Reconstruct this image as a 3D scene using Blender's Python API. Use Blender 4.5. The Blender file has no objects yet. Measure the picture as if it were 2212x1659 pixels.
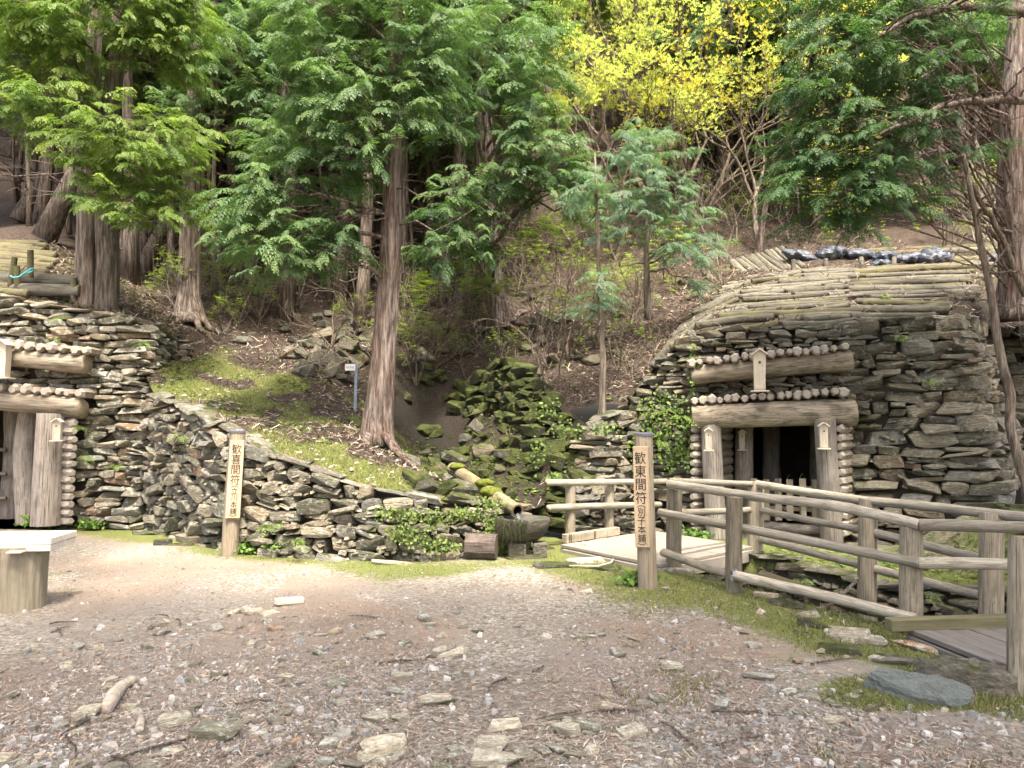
import bpy, bmesh, math, random
import numpy as np
from mathutils import Matrix, Vector

# ------------------------------------------------------------------ camera, world, sun, exposure
scene = bpy.context.scene
R = math.radians
CAMZ = 1.6
F = 759.0                      # focal length in pixels of a 1024 wide frame
PITCH = math.atan(32 / F)
cam_d = bpy.data.cameras.new('camera')
cam = bpy.data.objects.new('camera', cam_d)
scene.collection.objects.link(cam)
cam.location = (0, 0, CAMZ)
cam.rotation_euler = (math.pi / 2 + PITCH, 0, 0)
cam_d.sensor_width = 36
cam_d.lens = 36 * F / 1024
cam_d.clip_end = 500
scene.camera = cam

SUN_EL, SUN_AZ = 64.0, 16.0     # elevation; azimuth of the sun seen from the yard, degrees right of straight behind the viewer
world = bpy.data.worlds.new('World')
scene.world = world
world.use_nodes = True
wn = world.node_tree
sky = wn.nodes.new('ShaderNodeTexSky')
sky.sky_type = 'NISHITA'
sky.sun_disc = False
sky.sun_elevation = R(SUN_EL)
sky.sun_rotation = R(180 - SUN_AZ)
sky.dust_density = 7.0
sky.air_density = .8
sky.ozone_density = .6
bg = wn.nodes['Background']
bg.inputs[1].default_value = 0.15
wn.links.new(sky.outputs[0], bg.inputs[0])

sun_d = bpy.data.lights.new('sun', 'SUN')
sun_d.energy = 2.1
sun_d.angle = R(5)
sun_d.color = (1.0, 0.95, 0.86)
sun = bpy.data.objects.new('sun', sun_d)
scene.collection.objects.link(sun)
ce, se = math.cos(R(SUN_EL)), math.sin(R(SUN_EL))
to_sun = Vector((ce * math.sin(R(SUN_AZ)), -ce * math.cos(R(SUN_AZ)), se))
sun.rotation_euler = to_sun.to_track_quat('Z', 'Y').to_euler()
sun.location = to_sun * 40

vs = scene.view_settings
vs.view_transform = 'Standard'
vs.look = 'None'
vs.gamma = 1
vs.exposure = 2.4
vs.use_curve_mapping = False
vs.use_white_balance = True
vs.white_balance_temperature = 6850
scene.render.engine = 'CYCLES'
scene.cycles.max_bounces = 6
scene.cycles.diffuse_bounces = 3
scene.cycles.glossy_bounces = 2
scene.cycles.transmission_bounces = 4
scene.cycles.transparent_max_bounces = 6
scene.cycles.caustics_reflective = False
scene.cycles.caustics_refractive = False

# ------------------------------------------------------------------ helpers
rng = np.random.default_rng(7)
random.seed(7)
COL = scene.collection
S = 1024 / 2212
CP, SP = math.cos(PITCH), math.sin(PITCH)


def at(u, v, y):
    """a point of the place, from where it is seen (2212 wide picture) and how far ahead it stands"""
    a = (u * S - 512) / F
    b = (384 - v * S) / F
    t = y / (CP - SP * b)
    return Vector((t * a, y, CAMZ + t * (SP + CP * b)))


def proj(p):
    dx, dy, dz = p[0], p[1], p[2] - CAMZ
    d = dy * CP + dz * SP
    w = -dy * SP + dz * CP
    return ((512 + F * dx / d) / S, (384 - F * w / d) / S)


def ground_at(u, v, z=0.0):
    """where the sight line through (u, v) meets level z"""
    a = (u * S - 512) / F
    b = (384 - v * S) / F
    dz = SP + CP * b
    t = (z - CAMZ) / dz
    return Vector((t * a, t * (CP - SP * b), z))


def vnoise(x, y, seed=0):
    xi = np.floor(x).astype(np.int64); yi = np.floor(y).astype(np.int64)
    fx = x - xi; fy = y - yi
    fx = fx * fx * (3 - 2 * fx); fy = fy * fy * (3 - 2 * fy)

    def h(a, b):
        n = (a * 374761393 + b * 668265263 + seed * 982451653) & 0xFFFFFFFF
        n = ((n ^ (n >> 13)) * 1274126177) & 0xFFFFFFFF
        return ((n ^ (n >> 16)) & 0xFFFF) / 65535.0
    return (h(xi, yi) * (1 - fx) + h(xi + 1, yi) * fx) * (1 - fy) + (h(xi, yi + 1) * (1 - fx) + h(xi + 1, yi + 1) * fx) * fy


def fbm(x, y, seed=0, o=4):
    x = np.asarray(x, float); y = np.asarray(y, float)
    s = 0; a = 0.5; t = 0
    for i in range(o):
        s = s + a * vnoise(x * 2 ** i + 17.3 * i, y * 2 ** i - 9.1 * i, seed + i); t += a; a *= .5
    return s / t


def mk(name, V, T=None, Q=None, mats=(), mi=None, col=None, smooth=False):
    """mesh from numpy arrays; T triangles, Q quads"""
    me = bpy.data.meshes.new(name)
    V = np.asarray(V, np.float32)
    T = np.zeros((0, 3), np.int32) if T is None or len(T) == 0 else np.asarray(T, np.int32)
    Q = np.zeros((0, 4), np.int32) if Q is None or len(Q) == 0 else np.asarray(Q, np.int32)
    nt, nq = len(T), len(Q)
    me.vertices.add(len(V)); me.vertices.foreach_set('co', V.ravel())
    me.loops.add(nt * 3 + nq * 4)
    me.loops.foreach_set('vertex_index', np.concatenate([T.ravel(), Q.ravel()]).astype(np.int32))
    me.polygons.add(nt + nq)
    st = np.concatenate([np.arange(nt) * 3, nt * 3 + np.arange(nq) * 4]).astype(np.int32)
    me.polygons.foreach_set('loop_start', st)
    me.polygons.foreach_set('use_smooth', np.full(nt + nq, smooth, bool))
    for m in mats:
        me.materials.append(m)
    if mi is not None:
        me.polygons.foreach_set('material_index', np.asarray(mi, np.int32))
    if col is not None:
        ca = me.color_attributes.new('Col', 'FLOAT_COLOR', 'POINT')
        c = np.ones((len(V), 4), np.float32); c[:, :3] = col
        ca.data.foreach_set('color', c.ravel())
    me.update(calc_edges=True)
    return me


W = {}


def ob(name, data, parent=None, M=None, label=None, cat=None, group=None, kind=None):
    o = bpy.data.objects.new(name, data)
    COL.objects.link(o)
    M = Matrix() if M is None else M
    if parent is not None:
        o.parent = parent
        o.matrix_basis = W[parent].inverted() @ M
    else:
        o.matrix_basis = M
    W[o] = M
    if label: o['label'] = label
    if cat: o['category'] = cat
    if group: o['group'] = group
    if kind: o['kind'] = kind
    return o


def thing(name, loc, label, cat, group=None):
    return ob(name, None, None, Matrix.Translation(Vector(loc)), label, cat, group)


def frame(p0, p1, r, r2=None, roll=0.0):
    """matrix that lays a unit log (radius 1, z from 0 to 1) from p0 to p1"""
    p0, p1 = Vector(p0), Vector(p1)
    d = p1 - p0
    q = d.to_track_quat('Z', 'Y').to_matrix().to_4x4()
    return Matrix.Translation(p0) @ q @ Matrix.Rotation(roll, 4, 'Z') @ Matrix.Diagonal((r, r2 or r, d.length, 1))


def tube(P, Rr, n=6, flute=0.0, seed=0, cap=True, flutes=5):
    """verts, quads, tris of a tube along the points P with radii Rr"""
    P = np.asarray(P, float); Rr = np.asarray(Rr, float)
    k = len(P)
    d = np.gradient(P, axis=0)
    d /= np.linalg.norm(d, axis=1, keepdims=True) + 1e-9
    ref = np.tile(np.array([0.0, 0, 1]), (k, 1))
    vert = np.abs(d[:, 2]).mean() > .8
    if vert:
        ref[:] = (1, 0, 0)
    e1 = np.cross(ref, d); e1 /= np.linalg.norm(e1, axis=1, keepdims=True) + 1e-9
    e2 = np.cross(d, e1)
    a = np.arange(n) / n * 2 * np.pi
    rr = Rr[:, None] * np.ones((1, n))
    if flute:
        lr = np.random.default_rng(seed)
        ph = lr.uniform(0, 6.28, 6)
        hgt = np.linspace(0, 1, k)[:, None]
        rr = rr * (1 + flute * (np.sin(flutes * a[None] + ph[0] + 2 * hgt) * .5 + np.sin((flutes * 2 + 1) * a[None] + ph[1] - 3 * hgt) * .3 + np.sin(2 * a[None] + ph[2] + 5 * hgt) * .4) + lr.uniform(-.4, .4, (k, n)) * flute)
    V = P[:, None] + rr[..., None] * (np.cos(a)[None, :, None] * e1[:, None] + np.sin(a)[None, :, None] * e2[:, None])
    V = V.reshape(-1, 3)
    i = np.arange(k - 1)[:, None] * n; j = np.arange(n)[None]
    j2 = (j + 1) % n
    Q = np.stack([i + j, i + j2, i + n + j2, i + n + j], -1).reshape(-1, 4)
    T = np.zeros((0, 3), int)
    if cap:
        V = np.vstack([V, P[-1:], P[:1]])
        c1, c0 = len(V) - 2, len(V) - 1
        b = (k - 1) * n
        T = np.array([[b + x, b + (x + 1) % n, c1] for x in range(n)] + [[(x + 1) % n, x, c0] for x in range(n)])
    return V, Q, T


class Acc:
    """collects pieces of ONE mesh"""
    def __init__(s):
        s.V = []; s.Q = []; s.T = []; s.C = []; s.n = 0

    def add(s, V, Q=None, T=None, C=None):
        V = np.asarray(V)
        s.V.append(V)
        if Q is not None and len(Q): s.Q.append(np.asarray(Q) + s.n)
        if T is not None and len(T): s.T.append(np.asarray(T) + s.n)
        if C is not None:
            s.C.append(np.broadcast_to(np.asarray(C, float), (len(V), 3)))
        s.n += len(V)

    def mesh(s, name, mat, smooth=False):
        return mk(name, np.vstack(s.V), np.vstack(s.T) if s.T else None, np.vstack(s.Q) if s.Q else None,
                  [mat] if not isinstance(mat, (list, tuple)) else mat, None, np.vstack(s.C) if s.C else None, smooth)


def box_mesh(name, sx, sy, sz, mat, bev=0.006, taper=1.0, center=(0, 0, 0)):
    bm = bmesh.new()
    bmesh.ops.create_cube(bm, size=1)
    for v in bm.verts:
        t = taper if v.co.z > 0 else 1
        v.co = Vector((v.co.x * sx * t + center[0], v.co.y * sy * t + center[1], v.co.z * sz + center[2]))
    if bev:
        bmesh.ops.bevel(bm, geom=bm.edges[:], offset=bev, segments=1, affect='EDGES')
    me = bpy.data.meshes.new(name)
    bm.to_mesh(me); bm.free()
    me.materials.append(mat)
    return me


# ------------------------------------------------------------------ materials
def new_mat(name):
    m = bpy.data.materials.new(name)
    m.use_nodes = True
    nt = m.node_tree
    b = nt.nodes['Principled BSDF']
    b.inputs['Roughness'].default_value = .85
    b.inputs['Specular IOR Level'].default_value = .25
    return m, nt, b


class NT:
    def __init__(s, nt): s.nt = nt

    def n(s, t, **kw):
        nd = s.nt.nodes.new('ShaderNode' + t)
        for k, v in kw.items():
            setattr(nd, k, v)
        return nd

    def l(s, a, b): s.nt.links.new(a, b)

    def put(s, sock, v):
        if hasattr(v, 'is_output') or isinstance(v, bpy.types.NodeSocket): s.l(v, sock)
        else: sock.default_value = v

    def math(s, op, a, b=0.0, clamp=False):
        m = s.n('Math', operation=op); m.use_clamp = clamp
        s.put(m.inputs[0], a); s.put(m.inputs[1], b)
        return m.outputs[0]

    def mix(s, f, a, b, mode='MIX'):
        m = s.n('MixRGB', blend_type=mode)
        for i, v in enumerate((f, a, b)):
            if isinstance(v, tuple) and len(v) == 3: v = (*v, 1)
            s.put(m.inputs[i], v)
        return m.outputs[0]

    def noise(s, vec, scale, detail=4, rough=.6):
        m = s.n('TexNoise'); m.inputs['Scale'].default_value = scale
        m.inputs['Detail'].default_value = detail; m.inputs['Roughness'].default_value = rough
        if vec is not None: s.l(vec, m.inputs['Vector'])
        return m.outputs['Fac']

    def ramp(s, f, stops, interp='LINEAR'):
        r = s.n('ValToRGB'); r.color_ramp.interpolation = interp
        e = r.color_ramp.elements
        while len(e) < len(stops): e.new(1)
        for x, (p, c) in zip(e, stops):
            x.position = p
            x.color = (*c, 1) if isinstance(c, tuple) else (c, c, c, 1)
        s.l(f, r.inputs[0])
        return r.outputs[0]

    def mapv(s, vec, scale=(1, 1, 1), loc=None):
        m = s.n('Mapping'); s.l(vec, m.inputs[0])
        m.inputs['Scale'].default_value = scale
        if loc is not None: s.l(loc, m.inputs['Location'])
        return m.outputs[0]

    def bump(s, h, strength, dist, b):
        m = s.n('Bump'); m.inputs['Strength'].default_value = strength; m.inputs['Distance'].default_value = dist
        s.l(h, m.inputs['Height']); s.l(m.outputs[0], b.inputs['Normal'])


def attr(g):
    a = g.n('Attribute', attribute_name='Col')
    sp = g.n('SeparateColor'); g.l(a.outputs['Color'], sp.inputs[0])
    return sp.outputs[0], sp.outputs[1], sp.outputs[2], a.outputs['Color']


def stone_mat(name, moss=.3, tone=1.0, lichen=.5, warm=0.0):
    m, nt, b = new_mat(name); g = NT(nt)
    oi = g.n('ObjectInfo'); tc = g.n('TexCoord'); geo = g.n('NewGeometry')
    rnd = oi.outputs['Random']
    off = g.n('CombineXYZ'); g.l(g.math('MULTIPLY', rnd, 57.0), off.inputs[0]); g.l(g.math('MULTIPLY', rnd, 31.0), off.inputs[1])
    k = tone
    base = g.ramp(rnd, [(0, (0.180 * k, 0.163 * k, 0.124 * k)), (.14, (0.249 * k, 0.228 * k, 0.175 * k)), (.3, (0.133 * k, 0.128 * k, 0.092 * k)), (.45, (0.286 * k, 0.255 * k, 0.189 * k)),
                        (.58, (0.217 * k, 0.210 * k, 0.175 * k)), (.68, (0.233 * k, 0.195 * k, 0.133 * k)), (.8, (0.154 * k, 0.140 * k, 0.106 * k)), (.93, (0.233 * k, 0.165 * k, 0.110 * k)), (.97, (0.318 * k, 0.295 * k, 0.244 * k))], 'CONSTANT')
    v = g.mapv(tc.outputs['Object'], (1.6, 1.6, 5), off.outputs[0])
    n1 = g.noise(v, 2.2, 6, .7)
    c = g.mix(1, base, g.ramp(n1, [(.25, .38), (.5, .95), (.75, 1.6)]), 'MULTIPLY')
    w = g.mapv(geo.outputs['Position'], (1, 1, 1), off.outputs[0])
    n2 = g.noise(w, 16, 5, .65)
    c = g.mix(g.math('MULTIPLY', g.ramp(n2, [(.54, 0.0), (.62, 1.0)]), lichen), c, (.44 * k, .46 * k, .41 * k))
    n5 = g.noise(w, 7, 3, .6)
    c = g.mix(g.math('MULTIPLY', g.ramp(n5, [(.58, 0.0), (.70, 1.0)]), .45), c, (.19, .145, .085))
    n3 = g.noise(geo.outputs['Position'], 2.4, 5, .7)
    nz = g.n('SeparateXYZ'); g.l(geo.outputs['Normal'], nz.inputs[0])
    mz = g.math('MULTIPLY_ADD', nz.outputs[2], .16); mz.node.inputs[2].default_value = moss - .5
    mm = g.ramp(g.math('ADD', n3, mz), [(.5, 0.0), (.6, 1.0)])
    mosscol = g.ramp(g.noise(geo.outputs['Position'], 9, 3), [(.3, (.03, .042, .012)), (.7, (.095, .11, .028))])
    c = g.mix(mm, c, mosscol)
    g.l(c, b.inputs['Base Color'])
    b.inputs['Roughness'].default_value = .8
    h = g.math('ADD', g.noise(w, 30, 5, .7), g.math('MULTIPLY', n1, 1.3))
    g.bump(h, 1.0, .05, b)
    return m


def wood_mat(name, a, bcol, dark, streak=1.0, green=0.0):
    """weathered wood, grain along local z of a unit log"""
    m, nt, b = new_mat(name); g = NT(nt)
    oi = g.n('ObjectInfo'); tc = g.n('TexCoord'); geo = g.n('NewGeometry')
    rnd = oi.outputs['Random']
    off = g.n('CombineXYZ')
    for i, kk in enumerate((41, 23, 67)):
        g.l(g.math('MULTIPLY', rnd, float(kk)), off.inputs[i])
    v = g.mapv(tc.outputs['Object'], (4, 4, 2.2), off.outputs[0])
    n1 = g.noise(v, 1.6, 6, .7)
    v2 = g.mapv(tc.outputs['Object'], (1, 1, 5), off.outputs[0])
    n2 = g.noise(v2, 1.5, 4, .6)
    c = g.mix(g.ramp(n1, [(.38, 0.0), (.62, 1.0)]), a, bcol)
    c = g.mix(g.math('MULTIPLY', g.ramp(n2, [(.47, 0.0), (.66, 1.0)]), .8 * streak), c, dark)
    v3 = g.mapv(tc.outputs['Object'], (13, 13, .9), off.outputs[0])
    n4 = g.noise(v3, 1.4, 3, .6)
    c = g.mix(g.ramp(n4, [(.56, 0.0), (.63, .9)]), c, tuple(x * .4 for x in dark))
    c = g.mix(1, c, g.ramp(rnd, [(0, .62), (1, 1.2)]), 'MULTIPLY')
    if green:
        n3 = g.noise(geo.outputs['Position'], 3.5, 5, .7)
        c = g.mix(g.math('MULTIPLY', g.ramp(n3, [(.45, 0.0), (.62, 1.0)]), green), c, (.11, .115, .045))
    g.l(c, b.inputs['Base Color'])
    g.bump(g.math('ADD', n4, n1), .5, .02, b)
    return m


def end_mat(name, c1, c2):
    m, nt, b = new_mat(name); g = NT(nt)
    tc = g.n('TexCoord')
    sx = g.n('SeparateXYZ'); g.l(tc.outputs['Object'], sx.inputs[0])
    r = g.math('SQRT', g.math('ADD', g.math('MULTIPLY', sx.outputs[0], sx.outputs[0]), g.math('MULTIPLY', sx.outputs[1], sx.outputs[1])))
    w = g.math('SINE', g.math('MULTIPLY', r, 45.0))
    c = g.mix(g.math('MULTIPLY_ADD', w, .3), c1, c2)
    c = g.mix(g.ramp(g.noise(tc.outputs['Object'], 4, 5, .7), [(.35, 0.0), (.75, .8)]), c, tuple(x * .5 for x in c2))
    g.l(c, b.inputs['Base Color'])
    return m


def plank_mat(name, a, bcol, axis=0, sc=1.0):
    m, nt, b = new_mat(name); g = NT(nt)
    oi = g.n('ObjectInfo'); tc = g.n('TexCoord')
    off = g.n('CombineXYZ'); g.l(g.math('MULTIPLY', oi.outputs['Random'], 37.0), off.inputs[0]); g.l(g.math('MULTIPLY', oi.outputs['Random'], 91.0), off.inputs[1])
    s = [22 * sc] * 3; s[axis] = 1.6 * sc
    v = g.mapv(tc.outputs['Object'], tuple(s), off.outputs[0])
    n1 = g.noise(v, 2, 5, .65)
    c = g.mix(g.ramp(n1, [(.3, 0.0), (.72, 1.0)]), a, bcol)
    c = g.mix(1, c, g.ramp(g.noise(tc.outputs['Object'], 3, 3), [(.3, .8), (.7, 1.15)]), 'MULTIPLY')
    g.l(c, b.inputs['Base Color'])
    g.bump(n1, .3, .01, b)
    return m


def bark_mat(name, a, bcol, dark, sc=1.0):
    m, nt, b = new_mat(name); g = NT(nt)
    geo = g.n('NewGeometry'); oi = g.n('ObjectInfo')
    v = g.mapv(geo.outputs['Position'], (11 * sc, 11 * sc, 1.1 * sc))
    n1 = g.noise(v, 2, 6, .7)
    v2 = g.mapv(geo.outputs['Position'], (2.5, 2.5, .8))
    n2 = g.noise(v2, 2, 4, .6)
    c = g.mix(g.ramp(n2, [(.35, 0.0), (.65, 1.0)]), a, bcol)
    c = g.mix(g.ramp(n1, [(.42, .9), (.6, 0.0)]), c, dark)
    v3 = g.mapv(geo.outputs['Position'], (34 * sc, 34 * sc, 2.4 * sc))
    n3 = g.noise(v3, 1, 5, .7)
    c = g.mix(1, c, g.ramp(n3, [(.35, .5), (.5, 1.0), (.68, 1.45)]), 'MULTIPLY')
    c = g.mix(g.ramp(g.noise(geo.outputs['Position'], 1.7, 4, .6), [(.6, 0.0), (.75, .5)]), c, (.13, .135, .07))
    c = g.mix(1, c, g.ramp(oi.outputs['Random'], [(0, .75), (1, 1.2)]), 'MULTIPLY')
    g.l(c, b.inputs['Base Color'])
    b.inputs['Roughness'].default_value = .95
    g.bump(g.math('ADD', n1, g.math('MULTIPLY', n3, .6)), 1.0, .09, b)
    return m


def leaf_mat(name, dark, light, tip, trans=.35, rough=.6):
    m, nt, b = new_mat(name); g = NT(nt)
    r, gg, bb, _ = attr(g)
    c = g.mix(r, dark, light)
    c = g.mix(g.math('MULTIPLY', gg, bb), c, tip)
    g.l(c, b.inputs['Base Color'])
    b.inputs['Roughness'].default_value = rough
    b.inputs['Specular IOR Level'].default_value = .35
    tr = g.n('BsdfTranslucent')
    g.l(g.mix(1, c, (1.0, 1.15, .55), 'MULTIPLY'), tr.inputs[0])
    mx = g.n('MixShader'); mx.inputs[0].default_value = trans
    g.l(b.outputs[0], mx.inputs[1]); g.l(tr.outputs[0], mx.inputs[2])
    g.l(mx.outputs[0], nt.nodes['Material Output'].inputs[0])
    return m


def col_mat(name, rough=.85, bumpy=0.0, obj_var=False):
    """colour straight from the colour attribute (each piece has its own colour)"""
    m, nt, b = new_mat(name); g = NT(nt)
    _, _, _, c = attr(g)
    geo = g.n('NewGeometry')
    c = g.mix(1, c, g.ramp(g.noise(geo.outputs['Position'], 45, 4, .7), [(.3, .65), (.7, 1.3)]), 'MULTIPLY')
    g.l(c, b.inputs['Base Color'])
    b.inputs['Roughness'].default_value = rough
    if bumpy:
        g.bump(g.noise(geo.outputs['Position'], 60, 4, .7), bumpy, .02, b)
    return m


def flat_mat(name, c, rough=.7, spec=.3, metal=0.0, var=.15, scale=12):
    m, nt, b = new_mat(name); g = NT(nt)
    tc = g.n('TexCoord')
    n = g.noise(tc.outputs['Object'], scale, 4)
    g.l(g.mix(1, (*c, 1), g.ramp(n, [(.3, 1 - var), (.7, 1 + var)]), 'MULTIPLY'), b.inputs['Base Color'])
    b.inputs['Roughness'].default_value = rough; b.inputs['Specular IOR Level'].default_value = spec
    b.inputs['Metallic'].default_value = metal
    return m


M_ST_L = stone_mat('slate_pale', moss=.20, tone=1.4, lichen=.8)
M_ST_RET = stone_mat('slate_grey', moss=.32, tone=1.1, lichen=.5)
M_ST_R = stone_mat('slate_olive', moss=.36, tone=1.0, lichen=.4)
M_ST_MOSS = stone_mat('slate_mossy', moss=.63, tone=.42, lichen=.1)
M_ST_HILL = stone_mat('slate_hill', moss=.40, tone=.72, lichen=.35)
M_ST_YARD = stone_mat('slate_yard', moss=.0, tone=2.3, lichen=.5)
M_RAIL = wood_mat('rail_wood', (.43, .395, .32), (.31, .28, .22), (.16, .14, .105), .8, .12)
M_POST = wood_mat('post_wood', (.35, .305, .23), (.24, .205, .15), (.115, .096, .066), .6, .12)
M_SILVER = wood_mat('silvered_wood', (.37, .335, .295), (.26, .225, .185), (.15, .125, .095), .7)
M_LINTEL = wood_mat('lintel_wood', (.40, .35, .27), (.27, .225, .16), (.10, .08, .052), 1.0)
M_ROOFLOG = wood_mat('roof_log_wood', (.17, .157, .13), (.105, .096, .078), (.045, .04, .032), 1.0, .28)
M_MOSSLOG = wood_mat('mossy_log_wood', (.14, .12, .075), (.09, .078, .045), (.05, .043, .027), .9, .6)
M_SIGNPOST = wood_mat('sign_post_wood', (.46, .39, .29), (.36, .29, .205), (.26, .20, .14), .4)
M_END = end_mat('log_end', (.36, .30, .20), (.22, .175, .11))
M_ENDDARK = end_mat('log_end_dark', (.16, .13, .085), (.085, .07, .045))
M_FACET = end_mat('facet_end', (.42, .375, .32), (.31, .275, .23))
M_BOX = plank_mat('bleached_board', (.58, .52, .42), (.44, .385, .30), 2, 1.4)
M_BOARD = plank_mat('sign_board', (.50, .38, .25), (.40, .30, .19), 2, 1.2)
M_BENCH = plank_mat('bench_plank', (.58, .54, .47), (.46, .41, .34), 0)
M_DECK = plank_mat('deck_plank', (.27, .245, .205), (.19, .17, .14), 0)
M_DECK2 = plank_mat('deck_plank_grey', (.17, .158, .14), (.11, .10, .088), 0)
M_INK = flat_mat('ink', (.012, .011, .012), .6)
M_BARK = bark_mat('cypress_bark', (.27, .185, .15), (.38, .335, .295), (.085, .056, .045))
M_BARKG = bark_mat('grey_bark', (.33, .285, .24), (.28, .22, .175), (.11, .085, .065))
M_BARKD = bark_mat('forest_bark', (.25, .19, .15), (.32, .27, .225), (.08, .06, .047))
M_TWIG = bark_mat('twig_bark', (.30, .235, .18), (.36, .31, .25), (.14, .10, .075), 2.0)
M_PALETWIG = bark_mat('pale_twig', (.42, .35, .26), (.50, .45, .37), (.22, .18, .13), 2.0)
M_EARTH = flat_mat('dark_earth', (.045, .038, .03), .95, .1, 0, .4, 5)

# ------------------------------------------------------------------ terrain
def seg_dist(x, y, pts):
    """signed distance to a polyline (positive on its left side) """
    best = np.full(np.shape(x), 1e9); sg = np.ones(np.shape(x))
    for (ax, ay), (bx, by) in zip(pts[:-1], pts[1:]):
        dx, dy = bx - ax, by - ay
        t = np.clip(((x - ax) * dx + (y - ay) * dy) / (dx * dx + dy * dy), 0, 1)
        px, py = x - ax - t * dx, y - ay - t * dy
        d = np.hypot(px, py)
        s = np.sign(dx * (y - ay) - dy * (x - ax))
        m = d < best
        best = np.where(m, d, best); sg = np.where(m, s, sg)
    return best * sg


GULLY = [(1.25, 10.2), (1.75, 9.2), (2.3, 8.3), (2.75, 7.4), (3.25, 6.5), (3.75, 5.6), (4.1, 4.4), (4.5, 2.6), (4.9, .5)]
GULLY_W = .60


def smooth(a, b, x):
    t = np.clip((x - a) / (b - a), 0, 1)
    return t * t * (3 - 2 * t)


def G(x, y):
    """height of the yard"""
    x = np.asarray(x, float); y = np.asarray(y, float)
    z = (fbm(x * .5, y * .5, 3, 3) - .5) * .05 + (fbm(x * 2.5, y * 2.5, 5, 3) - .5) * .018
    d = np.abs(seg_dist(x, y, GULLY))
    z = z - .55 * (1 - smooth(GULLY_W - .1, GULLY_W + .04, d)) * smooth(10.4, 9.6, y)
    side = seg_dist(x, y, GULLY)
    z = z + np.where(side > 0, 1, 0) * .55 * smooth(.9, 2.6, d) * smooth(4.2, 5.4, x) * smooth(9.6, 8.6, y)
    return z


# control points of the slope behind the walls: where they are seen and how far they lie
CTRL = [(340, 862, 10.8), (400, 886, 9.95), (480, 926, 9.25), (600, 986, 8.9), (700, 1026, 8.75), (800, 1058, 8.65), (900, 1082, 8.65), (1000, 1090, 8.8), (1080, 1092, 9.0), (1130, 1100, 9.2),
        (390, 790, 12.4), (450, 780, 12.6), (560, 805, 12.3), (650, 835, 12.0), (767, 886, 11.8), (815, 955, 10.3), (700, 905, 10.8), (560, 905, 10.3), (470, 860, 10.8), (900, 1010, 9.8), (1000, 1058, 9.35),
        (410, 692, 14.6), (690, 742, 15.0), (1075, 702, 15.5), (560, 640, 17.0), (860, 640, 17.0), (300, 590, 17), (850, 780, 14),
        (960, 1045, 10.9), (935, 985, 12.2), (905, 885, 13.8), (985, 960, 13.0), (1050, 1080, 10.8), (1090, 1120, 10.0),
        (1090, 770, 13.6), (1180, 850, 11.9), (1250, 900, 11.0), (1300, 907, 10.7), (1400, 755, 12.6), (1400, 850, 11.0), (1345, 870, 10.95), (1300, 760, 13.0), (1250, 650, 16),
        (1500, 700, 12.2), (1600, 640, 14.0), (1480, 600, 16.5), (90, 510, 16.5), (0, 480, 18), (1700, 560, 16.2), (1900, 545, 16.8), (2100, 500, 17.8), (2100, 640, 13), (1900, 600, 14.2), (2240, 470, 18),
        (1560, 770, 10.9), (1700, 760, 10.8), (1850, 755, 10.6), (2050, 745, 10.4), (200, 730, 11.5), (0, 710, 11.5), (-200, 700, 11.5), (330, 760, 11.7)]
cp = np.array([[*at(*c)] for c in CTRL])
far = []
for yy in (21, 27, 36, 50, 75, 110):
    for xx in (-50, -25, -10, 0, 10, 25, 50):
        far.append((xx, yy, .62 * (yy - 9.5) + (.9 if abs(xx) > 20 else 0) + (0.06 * (yy - 25) if yy > 25 else 0)))
for xx in (-40, -25, -14, 14, 25, 40):
    far.append((xx, 13.5, 3.0 if xx < 0 else 2.4))
cp = np.vstack([cp, far])


def tps_fit(P):
    n = len(P)
    d = np.hypot(P[:, 0, None] - P[None, :, 0], P[:, 1, None] - P[None, :, 1])
    K = np.where(d > 0, d * d * np.log(d + 1e-12), 0) + np.eye(n) * .05
    A = np.zeros((n + 3, n + 3)); A[:n, :n] = K
    A[:n, n] = 1; A[:n, n + 1:] = P[:, :2]; A[n, :n] = 1; A[n + 1:, :n] = P[:, :2].T
    return np.linalg.solve(A, np.concatenate([P[:, 2], [0, 0, 0]]))


tw = tps_fit(cp)


def H(x, y):
    """height of the slope behind the yard"""
    x = np.asarray(x, float); y = np.asarray(y, float)
    sh = x.shape; x = x.ravel(); y = y.ravel()
    d = np.hypot(x[:, None] - cp[None, :, 0], y[:, None] - cp[None, :, 1])
    z = (np.where(d > 1e-9, d * d * np.log(d + 1e-12), 0) @ tw[:-3]) + tw[-3] + tw[-2] * x + tw[-1] * y
    z = z + (fbm(x * .9, y * .9, 11, 4) - .5) * .34 * smooth(9.5, 12.5, y) + (fbm(x * 4, y * 4, 12, 3) - .5) * .10
    return z.reshape(sh)


def ravine(x, y):
    return np.exp(-((x + .5 + .34 * (y - 10.2)) / .95) ** 2) * smooth(9.2, 10, y) * smooth(16, 13, y)


def mask_moss(x, y):
    """how green the yard is"""
    n = fbm(np.asarray(x) * .9, np.asarray(y) * .9, 21, 4)
    edge = smooth(.9, .15, np.abs(np.abs(seg_dist(x, y, GULLY)) - GULLY_W - .35)) * smooth(3.2, 4.2, y)
    wallfoot = smooth(1.1, .1, np.abs(y - (8.2 + np.where(x < -1.5, (-1.5 - x) * .62, 0)))) * smooth(2.2, .8, x)
    m = .9 * edge + .8 * wallfoot + (n - .62) * 1.6 * np.clip(smooth(5.4, 7.0, y) + smooth(.6, 1.6, x), .15, 1) + .28 * smooth(5.5, 8.0, y) + .5 * smooth(-.6, 1.8, x)
    m = m + 1.2 * smooth(.75, .2, np.hypot((x - 2.25) / 1.0, (y - 4.45) / .55))
    return np.clip(m, 0, 1)


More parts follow.
